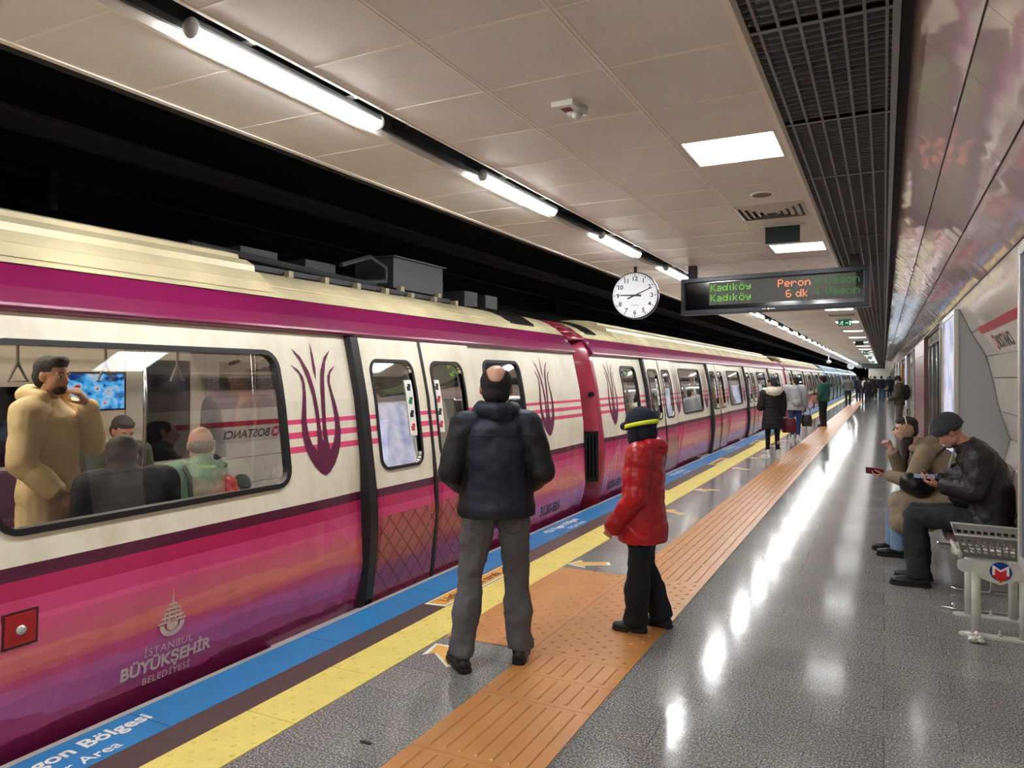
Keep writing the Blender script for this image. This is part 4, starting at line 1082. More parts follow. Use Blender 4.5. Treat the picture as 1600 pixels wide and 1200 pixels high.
BX0, BX1 = .40, .815
perf((BX0+.045, 5.43, .50), (BX1, 5.43, .49), (BX0, 5.36, .64), (BX1, 5.36, .632), 10, 4, (0, .003, 0))
perf((BX0+.045, 5.60, .50), (BX1, 5.60, .49), (BX0, 5.66, .655), (BX1, 5.66, .65), 10, 4, (0, -.003, 0))
perf((BX0+.045, 5.43, .50), (BX0+.045, 5.60, .50), (BX0, 5.36, .64), (BX0, 5.66, .655), 5, 4, (.003, 0, 0))
box(b, BX0+.045, BX1, 5.43, 5.60, .488, .493)
obj('basket', b, mat('basket_grey', (146, 143, 136), .4, .5), t)
b = NB(); tube(b, [(BX1, 5.355, .634), (BX0-.004, 5.355, .642), (BX0-.004, 5.665, .658), (BX1, 5.665, .652)], .006); obj('rim_wire', b, ALU, t, True)
def crumple(loc, r, lab, flat=.6, seed=1, grp=None):
    b = NB(); bmesh.ops.create_icosphere(b, subdivisions=3, radius=r)
    for v in b.verts:
        k = 1+.75*noise.noise(v.co*(2.2/r*.6)+Vector((seed*3.1, 0, 0)))+.4*noise.noise(v.co*(5/r*.6)); v.co *= k; v.co.z *= flat
    mz = min(v.co.z for v in b.verts)
    for v in b.verts: v.co.z -= mz
    o = obj('crumpled_paper', b, mat('tissue', (228, 226, 220), .7), None); o.location = loc; tag(o, lab, 'paper', grp)
crumple((.50, 5.30, 0), .04, 'crumpled white tissue lying on the floor at the foot of the basket stand', .7, 1)
for i in range(8): crumple((.50+.038*i, 5.50+.03*(i % 2), .494), .024, 'crumpled white paper scrap inside the perforated basket', .8, i+2, 'paper scraps in the basket')

# ------------------------------------------------------------------ people
def V(*a): return Vector(a)
def remesh(bm, vox, smooth=4):
    me = bpy.data.meshes.new('r'); bmesh.ops.recalc_face_normals(bm, faces=bm.faces[:]); bm.to_mesh(me); bm.free()
    o = bpy.data.objects.new('r', me); C.objects.link(o)
    m = o.modifiers.new('r', 'REMESH'); m.mode = 'VOXEL'; m.voxel_size = vox; m.use_smooth_shade = True
    if smooth: q = o.modifiers.new('s', 'SMOOTH'); q.iterations = smooth; q.factor = .5
    dg = bpy.context.evaluated_depsgraph_get(); out = bpy.data.meshes.new_from_object(o.evaluated_get(dg))
    bpy.data.objects.remove(o); bpy.data.meshes.remove(me)
    return out
def arr(me):
    n = len(me.vertices); co = np.empty(n*3, np.float32); me.vertices.foreach_get('co', co); no = np.empty(n*3, np.float32); me.vertices.foreach_get('normal', no)
    return co.reshape(n, 3).astype(float), no.reshape(n, 3).astype(float)
def setco(me, co): me.vertices.foreach_set('co', co.astype(np.float32).ravel()); me.update()
def wrinkle(me, amp, sc, seed=0, stretch=(1, 1, 1)):
    if amp == 0: return
    co, no = arr(me); d = np.array([noise.noise(Vector((c[0]*sc*stretch[0]+seed, c[1]*sc*stretch[1], c[2]*sc*stretch[2]))) + .5*noise.noise(Vector((c[0]*sc*2.1, c[1]*sc*2.1+seed, c[2]*sc*2.1))) for c in co])
    setco(me, co+no*(d*amp)[:, None])
def quilt(me, segs, period, amp, phase=0):
    """baffles: rings across each segment (p, q)"""
    co, no = arr(me); best = np.full(len(co), 1e9); u = np.zeros(len(co)); off = 0
    for p, q in segs:
        p, q = np.array(p), np.array(q); d = q-p; L = np.linalg.norm(d); t = np.clip(((co-p)@d)/(L*L), 0, 1)
        dist = np.linalg.norm(co-(p+t[:, None]*d), axis=1); k = dist < best
        best[k] = dist[k]; u[k] = off+t[k]*L; off += L
    s = np.sqrt(np.abs(np.sin(PI*(u+phase)/period)))-.72
    setco(me, co+no*(s*amp)[:, None])
def diamonds(me, p, amp):
    co, no = arr(me); a = (co[:, 0]+co[:, 1])*.7; b_ = co[:, 2]
    s = np.sqrt(np.abs(np.sin(PI*(a+b_)/p)))*np.sqrt(np.abs(np.sin(PI*(a-b_)/p)))-.6
    setco(me, co+no*(s*amp)[:, None])
def part(name, me, mats, parent):
    for m in (mats if isinstance(mats, (list, tuple)) else [mats]): me.materials.append(m)
    me.name = name; o = bpy.data.objects.new(name, me); C.objects.link(o); o.parent = parent; return o
def limb(bm, pts, rad, n=14):
    """round-jointed tapered chain"""
    for i in range(len(pts)-1):
        p, q = Vector(pts[i]), Vector(pts[i+1]); u, v = frame_of(q-p)
        loft(bm, [(p, u*rad[i], v*rad[i]), (q, u*rad[i+1], v*rad[i+1])], n)
    for p, r in zip(pts, rad): ball(bm, p, r, u=n, v=max(8, n-4))
def spine(bm, st, n=20):
    """st: (centre, half width, half depth, right vec, tangent)"""
    rings = []
    for c, a, d, R, T in st:
        R = Vector(R).normalized(); F = Vector(T).normalized().cross(R).normalized(); rings.append((c, R*a, F*d))
    loft(bm, rings, n)
def head_mat(yaw=0, pitch=0, roll=0):
    """pitch > 0 looks down"""
    return Matrix.Rotation(yaw, 3, 'Z') @ Matrix.Rotation(-pitch, 3, 'X') @ Matrix.Rotation(roll, 3, 'Y')
def head_prims(bm, c, R, k=1.0, fem=False):
    P = lambda x, y, z: c+R@Vector((x*k, y*k, z*k))
    ball(bm, P(0, -.012, .028), (.074*k, .094*k, .088*k), R, 20, 14)          # cranium
    ball(bm, P(0, .022, -.02), (.062*k, .070*k, .085*k), R, 18, 12)           # face
    ball(bm, P(0, .045, -.078), (.032*k, .030*k, .026*k), R, 12, 10)          # chin
    for s in (-1, 1):
        ball(bm, P(s*.040, .016, -.055), (.022*k, .045*k, .030*k), R, 12, 8)  # jaw
        ball(bm, P(s*.036, .062, -.012), (.020*k, .018*k, .014*k), R, 10, 8)  # cheekbone
        ball(bm, P(s*.028, .074, .022), (.026*k, .014*k, .009*k), R, 10, 8)   # brow
        E_ = R @ Matrix.Rotation(s*.35, 3, 'Z')
        ball(bm, P(s*.076, -.008, -.006), (.008*k, .017*k, .030*k), E_, 10, 8) # ear
    loft(bm, [(P(0, .082, .014), R@V(.008*k, 0, 0), R@V(0, .008*k, 0)), (P(0, .094, -.012), R@V(.011*k, 0, 0), R@V(0, .011*k, .003)), (P(0, .107, -.030), R@V(.013*k, 0, 0), R@V(0, .010*k, .004)), (P(0, .088, -.040), R@V(.014*k, 0, 0), R@V(0, .010*k, 0))], 10)
    for s in (-1, 1): ball(bm, P(s*.012, .091, -.034), (.008*k, .009*k, .007*k), R, 8, 6)
    ball(bm, P(0, .084, -.053), (.021*k, .009*k, .0055*k), R, 10, 6); ball(bm, P(0, .082, -.063), (.018*k, .009*k, .006*k), R, 10, 6)
def hand_prims(bm, w, d, nrm, side, curl=.5, k=1.0, spread=.05, thumb=None, r=.0085):
    """w wrist, d towards fingers, nrm palm normal, side = direction of the thumb (+1: d x nrm)"""
    d = Vector(d).normalized(); nrm = Vector(nrm); nrm = (nrm-d*nrm.dot(d)).normalized(); s = d.cross(nrm)*side
    def pt(a, b_, c_): return w+(d*a+s*b_+nrm*c_)*k
    loft(bm, [(pt(-.01, 0, 0), s*.024*k, nrm*.018*k), (pt(.03, 0, 0), s*.036*k, nrm*.016*k), (pt(.078, 0, 0), s*.041*k, nrm*.013*k), (pt(.090, 0, 0), s*.038*k, nrm*.010*k)], 14)
    for i, (o, L) in enumerate(((.030, .070), (.010, .079), (-.010, .073), (-.029, .058))):
        p = pt(.082, o, 0); dd = (d+s*spread*(1.5-i)).normalized(); pts = [p]; ang = 0
        for q, f in enumerate((.45, .31, .24)):
            ang += curl*(.8, 1.0, .7)[q]*(1+.06*i); dv = dd*math.cos(ang)+nrm*math.sin(ang); p = p+dv*L*f*k; pts.append(p)
        limb(bm, pts, [r*k*1.08, r*k, r*k*.93, r*k*.82], 8)
    tc = curl if thumb is None else thumb
    a = pt(.018, .022, .004); b_ = pt(.050, .050, .012+.012*tc); c_ = b_+(d*.7+s*(.5-.5*tc)+nrm*(.25+.5*tc)).normalized()*.032*k; e_ = c_+(d*.85+s*(.2-.5*tc)+nrm*(.2+.5*tc)).normalized()*.026*k
    limb(bm, [a, b_, c_, e_], [.014*k, .011*k, .0095*k, .008*k], 8)
SKIN = {}
def skin(rgb):
    n = 'skin_%d_%d' % (rgb[0], rgb[1])
    if n not in _M: m = mat(n, rgb, .5, 0, 30, .05); m.node_tree.nodes['Principled BSDF'].inputs['Subsurface Weight'].default_value = .08; m.node_tree.nodes['Principled BSDF'].inputs['Subsurface Radius'].default_value = (.02, .008, .005)
    return _M[n]
def cloth(name, rgb, rough=.85, b_=.25, bs=120, na=.08, ns=14): return mat(name, rgb, rough, 0, ns, na, b_, bs)
def stand_joints(h=1.75, feet=.10, knee_f=.0, elbow_out=.26, armf=0):
    k = h/1.75
    J = dict(pelvis=V(0, 0, .97), waist=V(0, 0, 1.10), chest=V(0, -.005, 1.30), sh=V(0, -.01, 1.43), neck=V(0, -.005, 1.50), head=V(0, .018, 1.635),
             hl=V(-.085, 0, .93), hr=V(.085, 0, .93), kl=V(-.10, .015+knee_f, .50), kr=V(.10, .015+knee_f, .50), al=V(-feet, -.02, .085), ar=V(feet, -.02, .085),
             sl=V(-.185, -.01, 1.42), sr=V(.185, -.01, 1.42), el=V(-elbow_out, -.03, 1.15), er=V(elbow_out, -.03, 1.15), wl=V(-elbow_out+.0, .05, .92), wr=V(elbow_out-.0, .05, .92))
    for a in J: J[a] = J[a]*k
    J['k'] = k; J['fl'] = V(0, 1, 0); J['fr'] = V(0, 1, 0); J['hm'] = head_mat(); return J
def build_person(label, loc, rz, J, skn=(196, 142, 116), top=None, legs=None, shoe=None, hair=None, hat=None, vox=.008, hands=True, hl=None, hr=None, fem=False, grp=None, extra=None, fat=1.0, eyes=False, headk=None):
    """top = dict(mat, hem, puff, inflate, cuffs ...); legs = dict(mat, r)"""
    t = thing('person', label, 'person', loc, rz, grp)
    k = J['k']; hk = headk or k*1.0
    R = J.get('R', V(1, 0, 0)); f = fat
    T1 = (J['waist']-J['pelvis']); T2 = (J['sh']-J['waist']); T3 = J['neck']-J['sh']
    wsh = (J['sr']-J['sl']).length/2
    def torso(bm, inf=0, hem=None, flare=0, low=True):
        st = []
        pel = J['pelvis']; 
        if hem is not None:
            if isinstance(hem, (int, float)): 
                hp = V(pel.x, pel.y, hem); st.append((hp, (.172*f+flare)*k+inf, (.125*f+flare)*k+inf, R, pel-hp+V(0, 0, .01)))
                st.append((hp.lerp(pel, .5), (.178*f+flare*.6)*k+inf, (.128*f+flare*.6)*k+inf, R, pel-hp+V(0, 0, .01)))
        elif low: st.append((pel-T1.normalized()*.08*k, .12*k*f+inf, .09*k*f+inf, R, T1))
        st += [(pel, .172*k*f+inf, .118*k*f+inf, R, T1), (J['waist'], .150*k*f+inf, .112*k*f+inf, R, T1+T2), (J['waist'].lerp(J['chest'], .55), .158*k*f+inf, .118*k*f+inf, R, T2),
               (J['chest'], .168*k*f+inf, .122*k+inf, R, T2), (J['chest'].lerp(J['sh'], .7), wsh*.92+inf*.8, .112*k+inf, R, T2), (J['sh'], wsh*.80+inf*.5, .085*k+inf*.9, R, T2+T3), (J['sh'].lerp(J['neck'], .55), .085*k+inf*.6, .072*k+inf*.6, R, T3), (J['neck'], .052*k+inf*.3, .055*k+inf*.3, R, T3)]
        spine(bm, st)
    # continuous body
    b = NB(); torso(b)
    limb(b, [J['sh'].lerp(J['neck'], .5), J['neck'], J['head']-J['hm']@V(0, .012*hk, .05*hk)], [.06*k, .053*k, .05*k])
    head_prims(b, J['head'], J['hm'], hk, fem)
    for s, a in (('l', -1), ('r', 1)):
        limb(b, [J['s'+s], J['s'+s].lerp(J['e'+s], .5), J['e'+s], J['e'+s].lerp(J['w'+s], .4), J['w'+s]], [.052*k, .045*k, .038*k, .036*k, .024*k])
        limb(b, [J['h'+s], J['h'+s].lerp(J['k'+s], .5), J['k'+s], J['k'+s].lerp(J['a'+s], .35), J['a'+s]], [.085*k, .070*k, .05*k, .052*k, .032*k])
        ff = J['f'+s]; an = J['a'+s]; ft = an-V(0, 0, .045*k)
        limb(b, [an, ft-ff*.03*k, ft+ff*.08*k-V(0, 0, .01), ft+ff*.14*k-V(0, 0, .015)], [.035*k, .034*k, .030*k, .022*k])
        if hands:
            H = hl if s == 'l' else hr
            fd = (J['w'+s]-J['e'+s]).normalized()
            H = H or dict(d=fd, n=V(-a, 0, 0)*-1 if False else V(-a, .2, 0), side=None, curl=.45)
            dd = Vector(H['d']); nn = Vector(H['n']); sd = H.get('side')
            if sd is None: sd = 1 if dd.cross(nn).dot(V(0, 1, 0)) > 0 else -1
            hand_prims(b, J['w'+s]+fd*.005, dd, nn, sd, H.get('curl', .45), k*H.get('k', 1), thumb=H.get('thumb'), r=max(.0085, vox*.95))
    me = remesh(b, vox*k if k < 1 else vox, 3)
    part('body', me, skin(skn), t)
    P = lambda x, y, z: J['head']+J['hm']@Vector((x*hk, y*hk, z*hk))
    if eyes:
        for s in (-1, 1):
            b = NB(); ball(b, P(s*.029, .072, .006), (.0125*hk, .010*hk, .0075*hk), J['hm'], 12, 8); ball(b, P(s*.029, .0795, .006), (.0055*hk, .0035*hk, .0055*hk), J['hm'], 10, 8, 1)
            obj('eye', b, [mat('eye_white', (220, 214, 206), .3), mat('iris_dark', (30, 20, 16), .2)], t, True)
            b = NB(); loft(b, [(P(s*.012, .087, .026), V(0, 0, .002), J['hm']@V(0, .002, 0)), (P(s*.030, .087, .032), V(0, 0, .0042), J['hm']@V(0, .003, 0)), (P(s*.050, .074, .028), V(0, 0, .002), J['hm']@V(0, .003, 0))], 8); obj('eyebrow', b, mat('brow_dark', (34, 25, 22), .8), t, True)
        b = NB(); ball(b, P(0, .0905, -.0535), (.019*hk, .004*hk, .0035*hk), J['hm'], 10, 6); ball(b, P(0, .089, -.0615), (.016*hk, .004*hk, .0045*hk), J['hm'], 10, 6); obj('lips', b, mat('lips', (156, 84, 80), .45), t, True)
    # trousers
    if legs:
        r = legs.get('r', 1.0); b = NB()
        for s in 'lr':
            h, kn, an = J['h'+s], J['k'+s], J['a'+s]
            fl = legs.get('flare', 1.0)
            end = an+(kn-an).normalized()*legs.get('up', .0)
            limb(b, [h, h.lerp(kn, .45), kn, kn.lerp(end, .45), end.lerp(kn, .06)], [x*k*r for x in (.105, .092, .072, .066*fl, .058*fl)])
            u, v_ = frame_of(kn-an); loft(b, [(kn.lerp(end, .8), u*.060*k*r*fl, v_*.060*k*r*fl), (end-(kn-an).normalized()*.015, u*.060*k*r*fl, v_*.062*k*r*fl)], 14)
        spine(b, [(J['pelvis']-T1.normalized()*.06*k, .150*k*f*min(1, r), .115*k*f, R, T1), (J['pelvis'], .178*k*f, .130*k*f, R, T1), (J['pelvis'].lerp(J['waist'], .8), .165*k*f, .122*k*f, R, T1)])
        me = remesh(b, vox*1.1, 4); wrinkle(me, legs.get('wr', .006)*k, 11, 3, (1, 1, .8)); part('trousers', me, legs['mat'], t)
    # shoes
    if shoe:
        for s in 'lr':
            an = J['a'+s]; ff = J['f'+s].normalized(); sdv = V(0, 0, 1).cross(ff); z0 = an.z-.085*k; upv = V(0, 0, 1)
            base = V(an.x, an.y, z0)
            b = NB(); W = shoe.get('w', 1.0)*k
            def q(y, z, a_, c_): return (base+ff*y*k+upv*z*k, sdv*a_*W, upv*c_*k)
            loft(b, [(base+ff*y*k+upv*.040*k+upv*0, sdv*a_*W, upv*c_*k) for y, a_, c_ in ((-.085, .022, .02), (-.075, .036, .034), (-.03, .040, .042), (.04, .043, .040), (.10, .050, .034), (.15, .046, .026), (.185, .028, .016))], 16)
            limb(b, [base+ff*-.02*k+upv*.06*k, base+ff*-.015*k+upv*shoe.get('top', .105)*k], [.044*W, .045*W])
            me = remesh(b, vox*.9, 2)
            co, no = arr(me); co[:, 2] = np.maximum(co[:, 2], z0+.012*k); setco(me, co)
            so_ = part('shoe', me, shoe['mat'], t)
            b = NB(); oo = [(-.092, .018), (-.080, .036), (-.04, .042), (.04, .044), (.10, .054), (.15, .050), (.182, .032), (.192, .012)]
            outl = [(y, x) for y, x in oo]+[(y, -x) for y, x in oo[::-1]]
            prism(b, [base+ff*y*k+sdv*x*W for y, x in outl], upv*.026*k); obj('sole', b, shoe.get('sole', BLACK), so_, bevel=.003)
            if shoe.get('lace'):
                b = NB()
                for j in range(4): yy = .035+j*.022; zz = .083-j*.010; tube(b, [base+ff*yy*k+sdv*-.022*W+upv*(zz-.006)*k, base+ff*(yy+.006)*k+upv*zz*k, base+ff*yy*k+sdv*.022*W+upv*(zz-.006)*k], .0028*k, 6)
                obj('lace', b, shoe['lace'], so_)
    # upper garment
    if top:
        inf = top.get('inf', .022)*k; b = NB(); torso(b, inf, top.get('hem', J['pelvis'].z-.10*k), top.get('flare', 0))
        sr_ = top.get('sleeve', 1.0); segs = [(tuple(J['pelvis']+V(0, 0, -.3)), tuple(J['neck']))]
        for s in 'lr':
            S_, E_, W_ = J['s'+s], J['e'+s], J['w'+s]; fd = (W_-E_).normalized(); endp = W_-fd*top.get('cuff', .005)
            limb(b, [J['sh'].lerp(S_, .7), S_, S_.lerp(E_, .5), E_, E_.lerp(endp, .5), endp.lerp(E_, .12)], [x*k*sr_+inf*.6 for x in (.062, .066, .058, .050, .044, .038)])
            u, v_ = frame_of(fd); rr = .036*k*sr_+inf*.6; loft(b, [(E_.lerp(endp, .75), u*rr, v_*rr), (endp, u*rr, v_*rr)], 14)
            segs.append((tuple(S_), tuple(E_))); segs.append((tuple(E_), tuple(W_)))
        if top.get('skirt'):   # long coat over the thighs: extra hulls
            for p0, p1, r0, r1 in top['skirt']: limb(b, [p0, p1], [r0, r1], 18)
        if top.get('collar'):
            c = J['neck']; ct = T3.normalized(); spine(b, [(c-ct*.05*k, .085*k, .08*k, R, T3), (c+ct*top['collar']*k, .072*k, .072*k, R, T3)])
        if top.get('more'): top['more'](b)
        me = remesh(b, vox, 4)
        if top.get('quilt'): quilt(me, segs, top['quilt'][0]*k, top['quilt'][1]*k)
        if top.get('diamond'): diamonds(me, *top['diamond'])
        wrinkle(me, top.get('wr', .006)*k, top.get('ws', 9), 7, top.get('st', (1, 1, 1)))
        part(top.get('name', 'jacket'), me, top['mat'], t)
    if hair:
        b = NB()
        for (x, y, z), r_ in hair['balls']:
            ball(b, P(x, y, z), tuple(v*hk for v in (r_ if isinstance(r_, tuple) else (r_,)*3)), J['hm'], 18, 12)
        me = remesh(b, vox*.8, 2)
        if hair.get('cut'): # remove vertices where the scalp shows
            bm2 = NB(); bm2.from_mesh(me); Ri = J['hm'].inverted()
            dele = [v for v in bm2.verts if hair['cut'](Ri@(v.co-J['head'])/hk)]
            bmesh.ops.delete(bm2, geom=dele, context='VERTS'); bm2.to_mesh(me); bm2.free()
        wrinkle(me, .003, 60, 2); part('hair', me, hair['mat'], t)
    if hat:
        b = NB(); hat['f'](b, P, J['hm'], hk); me = remesh(b, vox*.55, 1)
        if hat.get('rib'):
            co, no = arr(me); Ri = np.array(J['hm'].inverted()); lc = (co-np.array(J['head']))@Ri.T; ang = np.arctan2(lc[:, 0], lc[:, 1]); setco(me, co+no*(np.abs(np.sin(ang*hat['rib']))*.006)[:, None])
        part('hat', me, hat['mat'], t)
    if extra: extra(t, J, P)
    return t
SHORT = [((0, -.022, .050), (.081, .095, .078)), ((0, -.045, .0), (.079, .070, .085)), ((0, .03, .085), (.066, .052, .035))]
def short_hair(rgb, name): return dict(balls=SHORT, mat=mat(name, rgb, .75, 0, 90, .25, .5, 200), cut=lambda p: p.y > .035 and p.z < .052)
HB = short_hair((24, 20, 20), 'hair_black')
def bun(m): return dict(balls=SHORT+[((0, -.07, -.03), (.07, .05, .09))], mat=m)

# --- the man in the navy jacket
J = stand_joints(1.70, .17, 0, .29); kx = J['k']
J['al'] = V(-.195, -.10, .085); J['ar'] = V(.135, .01, .085); J['kl'] = V(-.145, -.02, .49); J['kr'] = V(.115, .03, .49); J['hl'] = V(-.09, -.01, .90); J['hr'] = V(.09, 0, .90)
J['sl'] = V(-.180, -.02, 1.35); J['sr'] = V(.180, -.02, 1.35); J['el'] = V(-.262, -.07, 1.09); J['er'] = V(.262, -.06, 1.09); J['wl'] = V(-.17, .13, .97); J['wr'] = V(.17, .13, .97)
J['sh'] = V(0, -.01, 1.375); J['neck'] = V(0, .0, 1.43); J['head'] = V(0, .02, 1.558); J['hm'] = head_mat(-.04, .06); J['fl'] = V(-.35, 1, 0).normalized(); J['fr'] = V(.15, 1, 0).normalized()
NAVY = cloth('navy_softshell', (15, 25, 44), .62, .15, 160)
NAVYB = cloth('black_softshell', (10, 11, 14), .65, .15, 160)
def hood_back(b):
    limb(b, [V(-.10, .0, 1.445), V(-.075, -.07, 1.44), V(0, -.105, 1.43), V(.075, -.07, 1.44), V(.10, .0, 1.445)], [.036, .044, .052, .044, .036]); limb(b, [V(-.07, .045, 1.44), V(-.09, 0, 1.455)], [.03, .034]); limb(b, [V(.07, .045, 1.44), V(.09, 0, 1.455)], [.03, .034])
    limb(b, [V(.02, -.105, 1.415), V(.06, -.095, 1.40)], [.030, .026])
def man_extra(t, J, P):
    jk = [o for o in t.children if o.name.startswith('jacket')][0]
    zs = [v.co for v in jk.data.vertices]
    def surf(x, z):   # rear surface of the jacket at (x, z)
        c_ = [v for v in zs if abs(v.x-x) < .012 and abs(v.z-z) < .012]
        return min(v.y for v in c_) if c_ else None
    b = NB(); pts = [V(x, y-.0005, 1.30-.02*abs(x)) for x in np.linspace(-.19, .19, 24) for y in [surf(x, 1.30-.02*abs(x))] if y is not None]
    tube(b, pts, .0022, 6); pts = [V(x, y-.0005, .865) for x in np.linspace(-.17, .17, 24) for y in [surf(x, .865)] if y is not None]
    obj('yoke_seam', b, mat('seam_dark', (9, 13, 22), .7), jk)
    b = NB(); tube(b, pts, .0022, 6); obj('hem_seam', b, mat('seam_dark', (9, 13, 22), .7), jk)
    b = NB(); 
    for x0, x1 in ((-.14, -.04), (.04, .14)):
        b = NB(); tube(b, [(x0, -.133, .86), (x0, -.142, .775), ((x0+x1)/2, -.140, .755), (x1, -.142, .775), (x1, -.133, .86), (x0, -.133, .86)], .0022, 6)
        obj('pocket_seam', b, mat('denim_seam', (58, 58, 62), .8), t)
m1 = build_person('balding man seen from behind in a navy hooded jacket and grey jeans', (-1.975, 3.71, 0), math.radians(29), J, (188, 140, 116),
    dict(mat=NAVY, hem=.835, inf=.026, sleeve=1.12, cuff=.0, wr=.008, ws=9, st=(1, 1, 1.5), more=hood_back), dict(mat=cloth('grey_denim', (92, 92, 94), .85, .3, 220, .14, 7), r=1.03, flare=1.22, wr=.016),
    dict(mat=mat('shoe_black', (24, 24, 26), .5, 0, 20, .1), top=.10), dict(balls=[((0, -.018, .030), (.0815, .098, .085)), ((0, -.045, -.025), (.072, .062, .062))], mat=mat('hair_black', (24, 20, 20), .75), 
    cut=lambda p: (p.y > .05) or (p.z > .045 and (p.x/.056)**2+((p.y-.01)/.108)**2 < 1) or (p.y < .02 and (p.x/.046)**2+((p.z-.092)/.062)**2 < 1)), None, .007, True, dict(d=V(.8, .5, -.2), n=V(.2, -1, 0), side=-1, curl=.5), dict(d=V(-.8, .5, -.2), n=V(-.2, -1, 0), side=1, curl=.5), fat=1.16, extra=man_extra, headk=1.13)
# darker sleeves and side panels: second slot by position
for o in m1.children:
    if o.name.startswith('jacket'):
        o.data.materials.append(NAVYB)
        for p_ in o.data.polygons:
            c_ = p_.center
            if abs(c_.x) > .155+.06*max(0, (c_.z-1.25)/.18) and (c_.z < 1.40): p_.material_index = 1
    if o.name.startswith('body'):
        pass

# --- the child in the red puffer jacket
J = stand_joints(1.40, .075, 0, .20); k = J['k']
J['wl'] = V(-.165, .15, .68); J['wr'] = V(.165, .15, .68); J['el'] = V(-.20, .0, .88); J['er'] = V(.20, .0, .88); J['hm'] = head_mat(-.45, .03); J['al'] = V(-.08, .03, .07); J['ar'] = V(.085, -.10, .07); J['fr'] = V(.2, 1, 0)
J['head'] = V(0, .02, 1.285)
REDP = mat('red_puffer', (176, 18, 30), .34, 0, 7, .08, .18, 26); KNIT = cloth('navy_knit', (20, 28, 48), .9, .6, 180)
def kid_hood(b):
    limb(b, [V(-.08, .03, 1.165), V(-.085, -.05, 1.185), V(0, -.105, 1.175), V(.085, -.05, 1.185), V(.08, .03, 1.165)], [.042, .050, .058, .050, .042]); limb(b, [V(-.05, -.085, 1.10), V(.05, -.085, 1.10)], [.045, .045])
def kid_hat(b, P, R, k_):
    ball(b, P(0, -.008, .048), (.092*k_, .112*k_, .104*k_), R, 20, 14); 
    for s in (-1, 1): ball(b, P(s*.078, .0, -.045), (.022*k_, .042*k_, .068*k_), R, 12, 10)
    ball(b, P(0, -.06, -.02), (.078*k_, .055*k_, .07*k_), R, 14, 10)
    limb(b, [P(-.05, .095, .020), P(0, .112, .022), P(.05, .095, .020)], [.026*k_, .032*k_, .026*k_])
def kid_extra(t, J, P):
    b = NB(); R = J['hm']; hk = J['k']*1.12
    rings = []
    for i in range(25):
        a = 2*PI*i/24
        p0 = P(.0945*math.sin(a), -.010+.1155*math.cos(a), .020-.022*math.cos(a)); p1 = P(.091*math.sin(a), -.010+.111*math.cos(a), .046-.022*math.cos(a)); rings.append((p0, p1))
    vs = [(b.verts.new(p), b.verts.new(q)) for p, q in rings[:-1]]
    for i in range(24): b.faces.new((vs[i][0], vs[(i+1) % 24][0], vs[(i+1) % 24][1], vs[i][1]))
    o = obj('hat_band', b, mat('neon_yellow', (226, 236, 40), .5), t, True); so = o.modifiers.new('s', 'SOLIDIFY'); so.thickness = .006; so.offset = 1
    b = NB(); tube(b, [P(-.06, .035, -.10), P(-.075, .05, -.15), P(-.07, .06, -.185)], .006); ball(b, P(-.07, .062, -.20), (.010, .010, .022)); obj('hat_cord', b, mat('cord_grey', (60, 64, 74), .7), t, True)
build_person('child in a red puffer jacket and navy hat with a neon yellow band', (-1.385, 4.62, 0), math.radians(94), J, (200, 150, 124),
    dict(mat=REDP, hem=.575, inf=.042, sleeve=1.28, cuff=-.03, quilt=(.145, .013), wr=.006, ws=16, flare=.02, collar=.02, more=kid_hood), dict(mat=cloth('navy_trousers', (16, 19, 30), .8), r=1.18, flare=1.35, wr=.014),
    dict(mat=mat('hiking_shoe', (34, 34, 36), .6, 0, 40, .4), top=.11, w=1.08, lace=mat('lace_orange', (150, 76, 44), .6)), None, dict(f=kid_hat, mat=KNIT), .007, True,
    dict(d=V(.1, .6, -.8), n=V(1, 0, 0), curl=.9), dict(d=V(-.1, .6, -.8), n=V(-1, 0, 0), curl=.9), extra=kid_extra, headk=J['k']*1.24, fat=1.1)

# --- seated man looking at his phone (faces the train)
def seat_joints(**kw):
    J = dict(pelvis=V(0, 0, .55), waist=V(0, -.01, .70), chest=V(0, .03, .90), sh=V(0, .06, 1.03), neck=V(0, .10, 1.09), head=V(0, .16, 1.19),
        hl=V(-.09, .02, .53), hr=V(.09, .02, .53), kl=V(-.11, .45, .53), kr=V(.11, .45, .53), al=V(-.10, .44, .085), ar=V(.10, .44, .085),
        sl=V(-.19, .05, 1.01), sr=V(.19, .05, 1.01), el=V(-.23, .08, .76), er=V(.23, .08, .76), wl=V(-.10, .30, .78), wr=V(.10, .30, .78), k=1.0, fl=V(0, 1, 0), fr=V(0, 1, 0), hm=head_mat())
    J.update(kw); return J
J = seat_joints(pelvis=V(0, .0, .56), waist=V(0, -.02, .70), chest=V(0, .02, .91), sh=V(0, .09, 1.06), neck=V(0, .155, 1.12), head=V(0, .245, 1.195), kl=V(-.10, .50, .545), kr=V(.13, .46, .545), al=V(-.10, .47, .085), ar=V(.12, .44, .085),
    sl=V(-.20, .06, 1.02), sr=V(.20, .06, 1.02), el=V(-.25, .10, .78), er=V(.23, .12, .78), wl=V(-.07, .305, .79), wr=V(.07, .33, .80), hm=head_mat(0, .72))
def beanie(b, P, R, k_):
    ball(b, P(0, -.022, .058), (.090*k_, .106*k_, .092*k_), R, 20, 14)
    rr = [(P(0, -.014, z), R@V(a*k_, 0, 0), R@V(0, (a+.018)*k_, .012*k_)) for z, a in ((.014, .087), (.020, .093), (.062, .094), (.068, .088))]; loft(b, rr, 22)
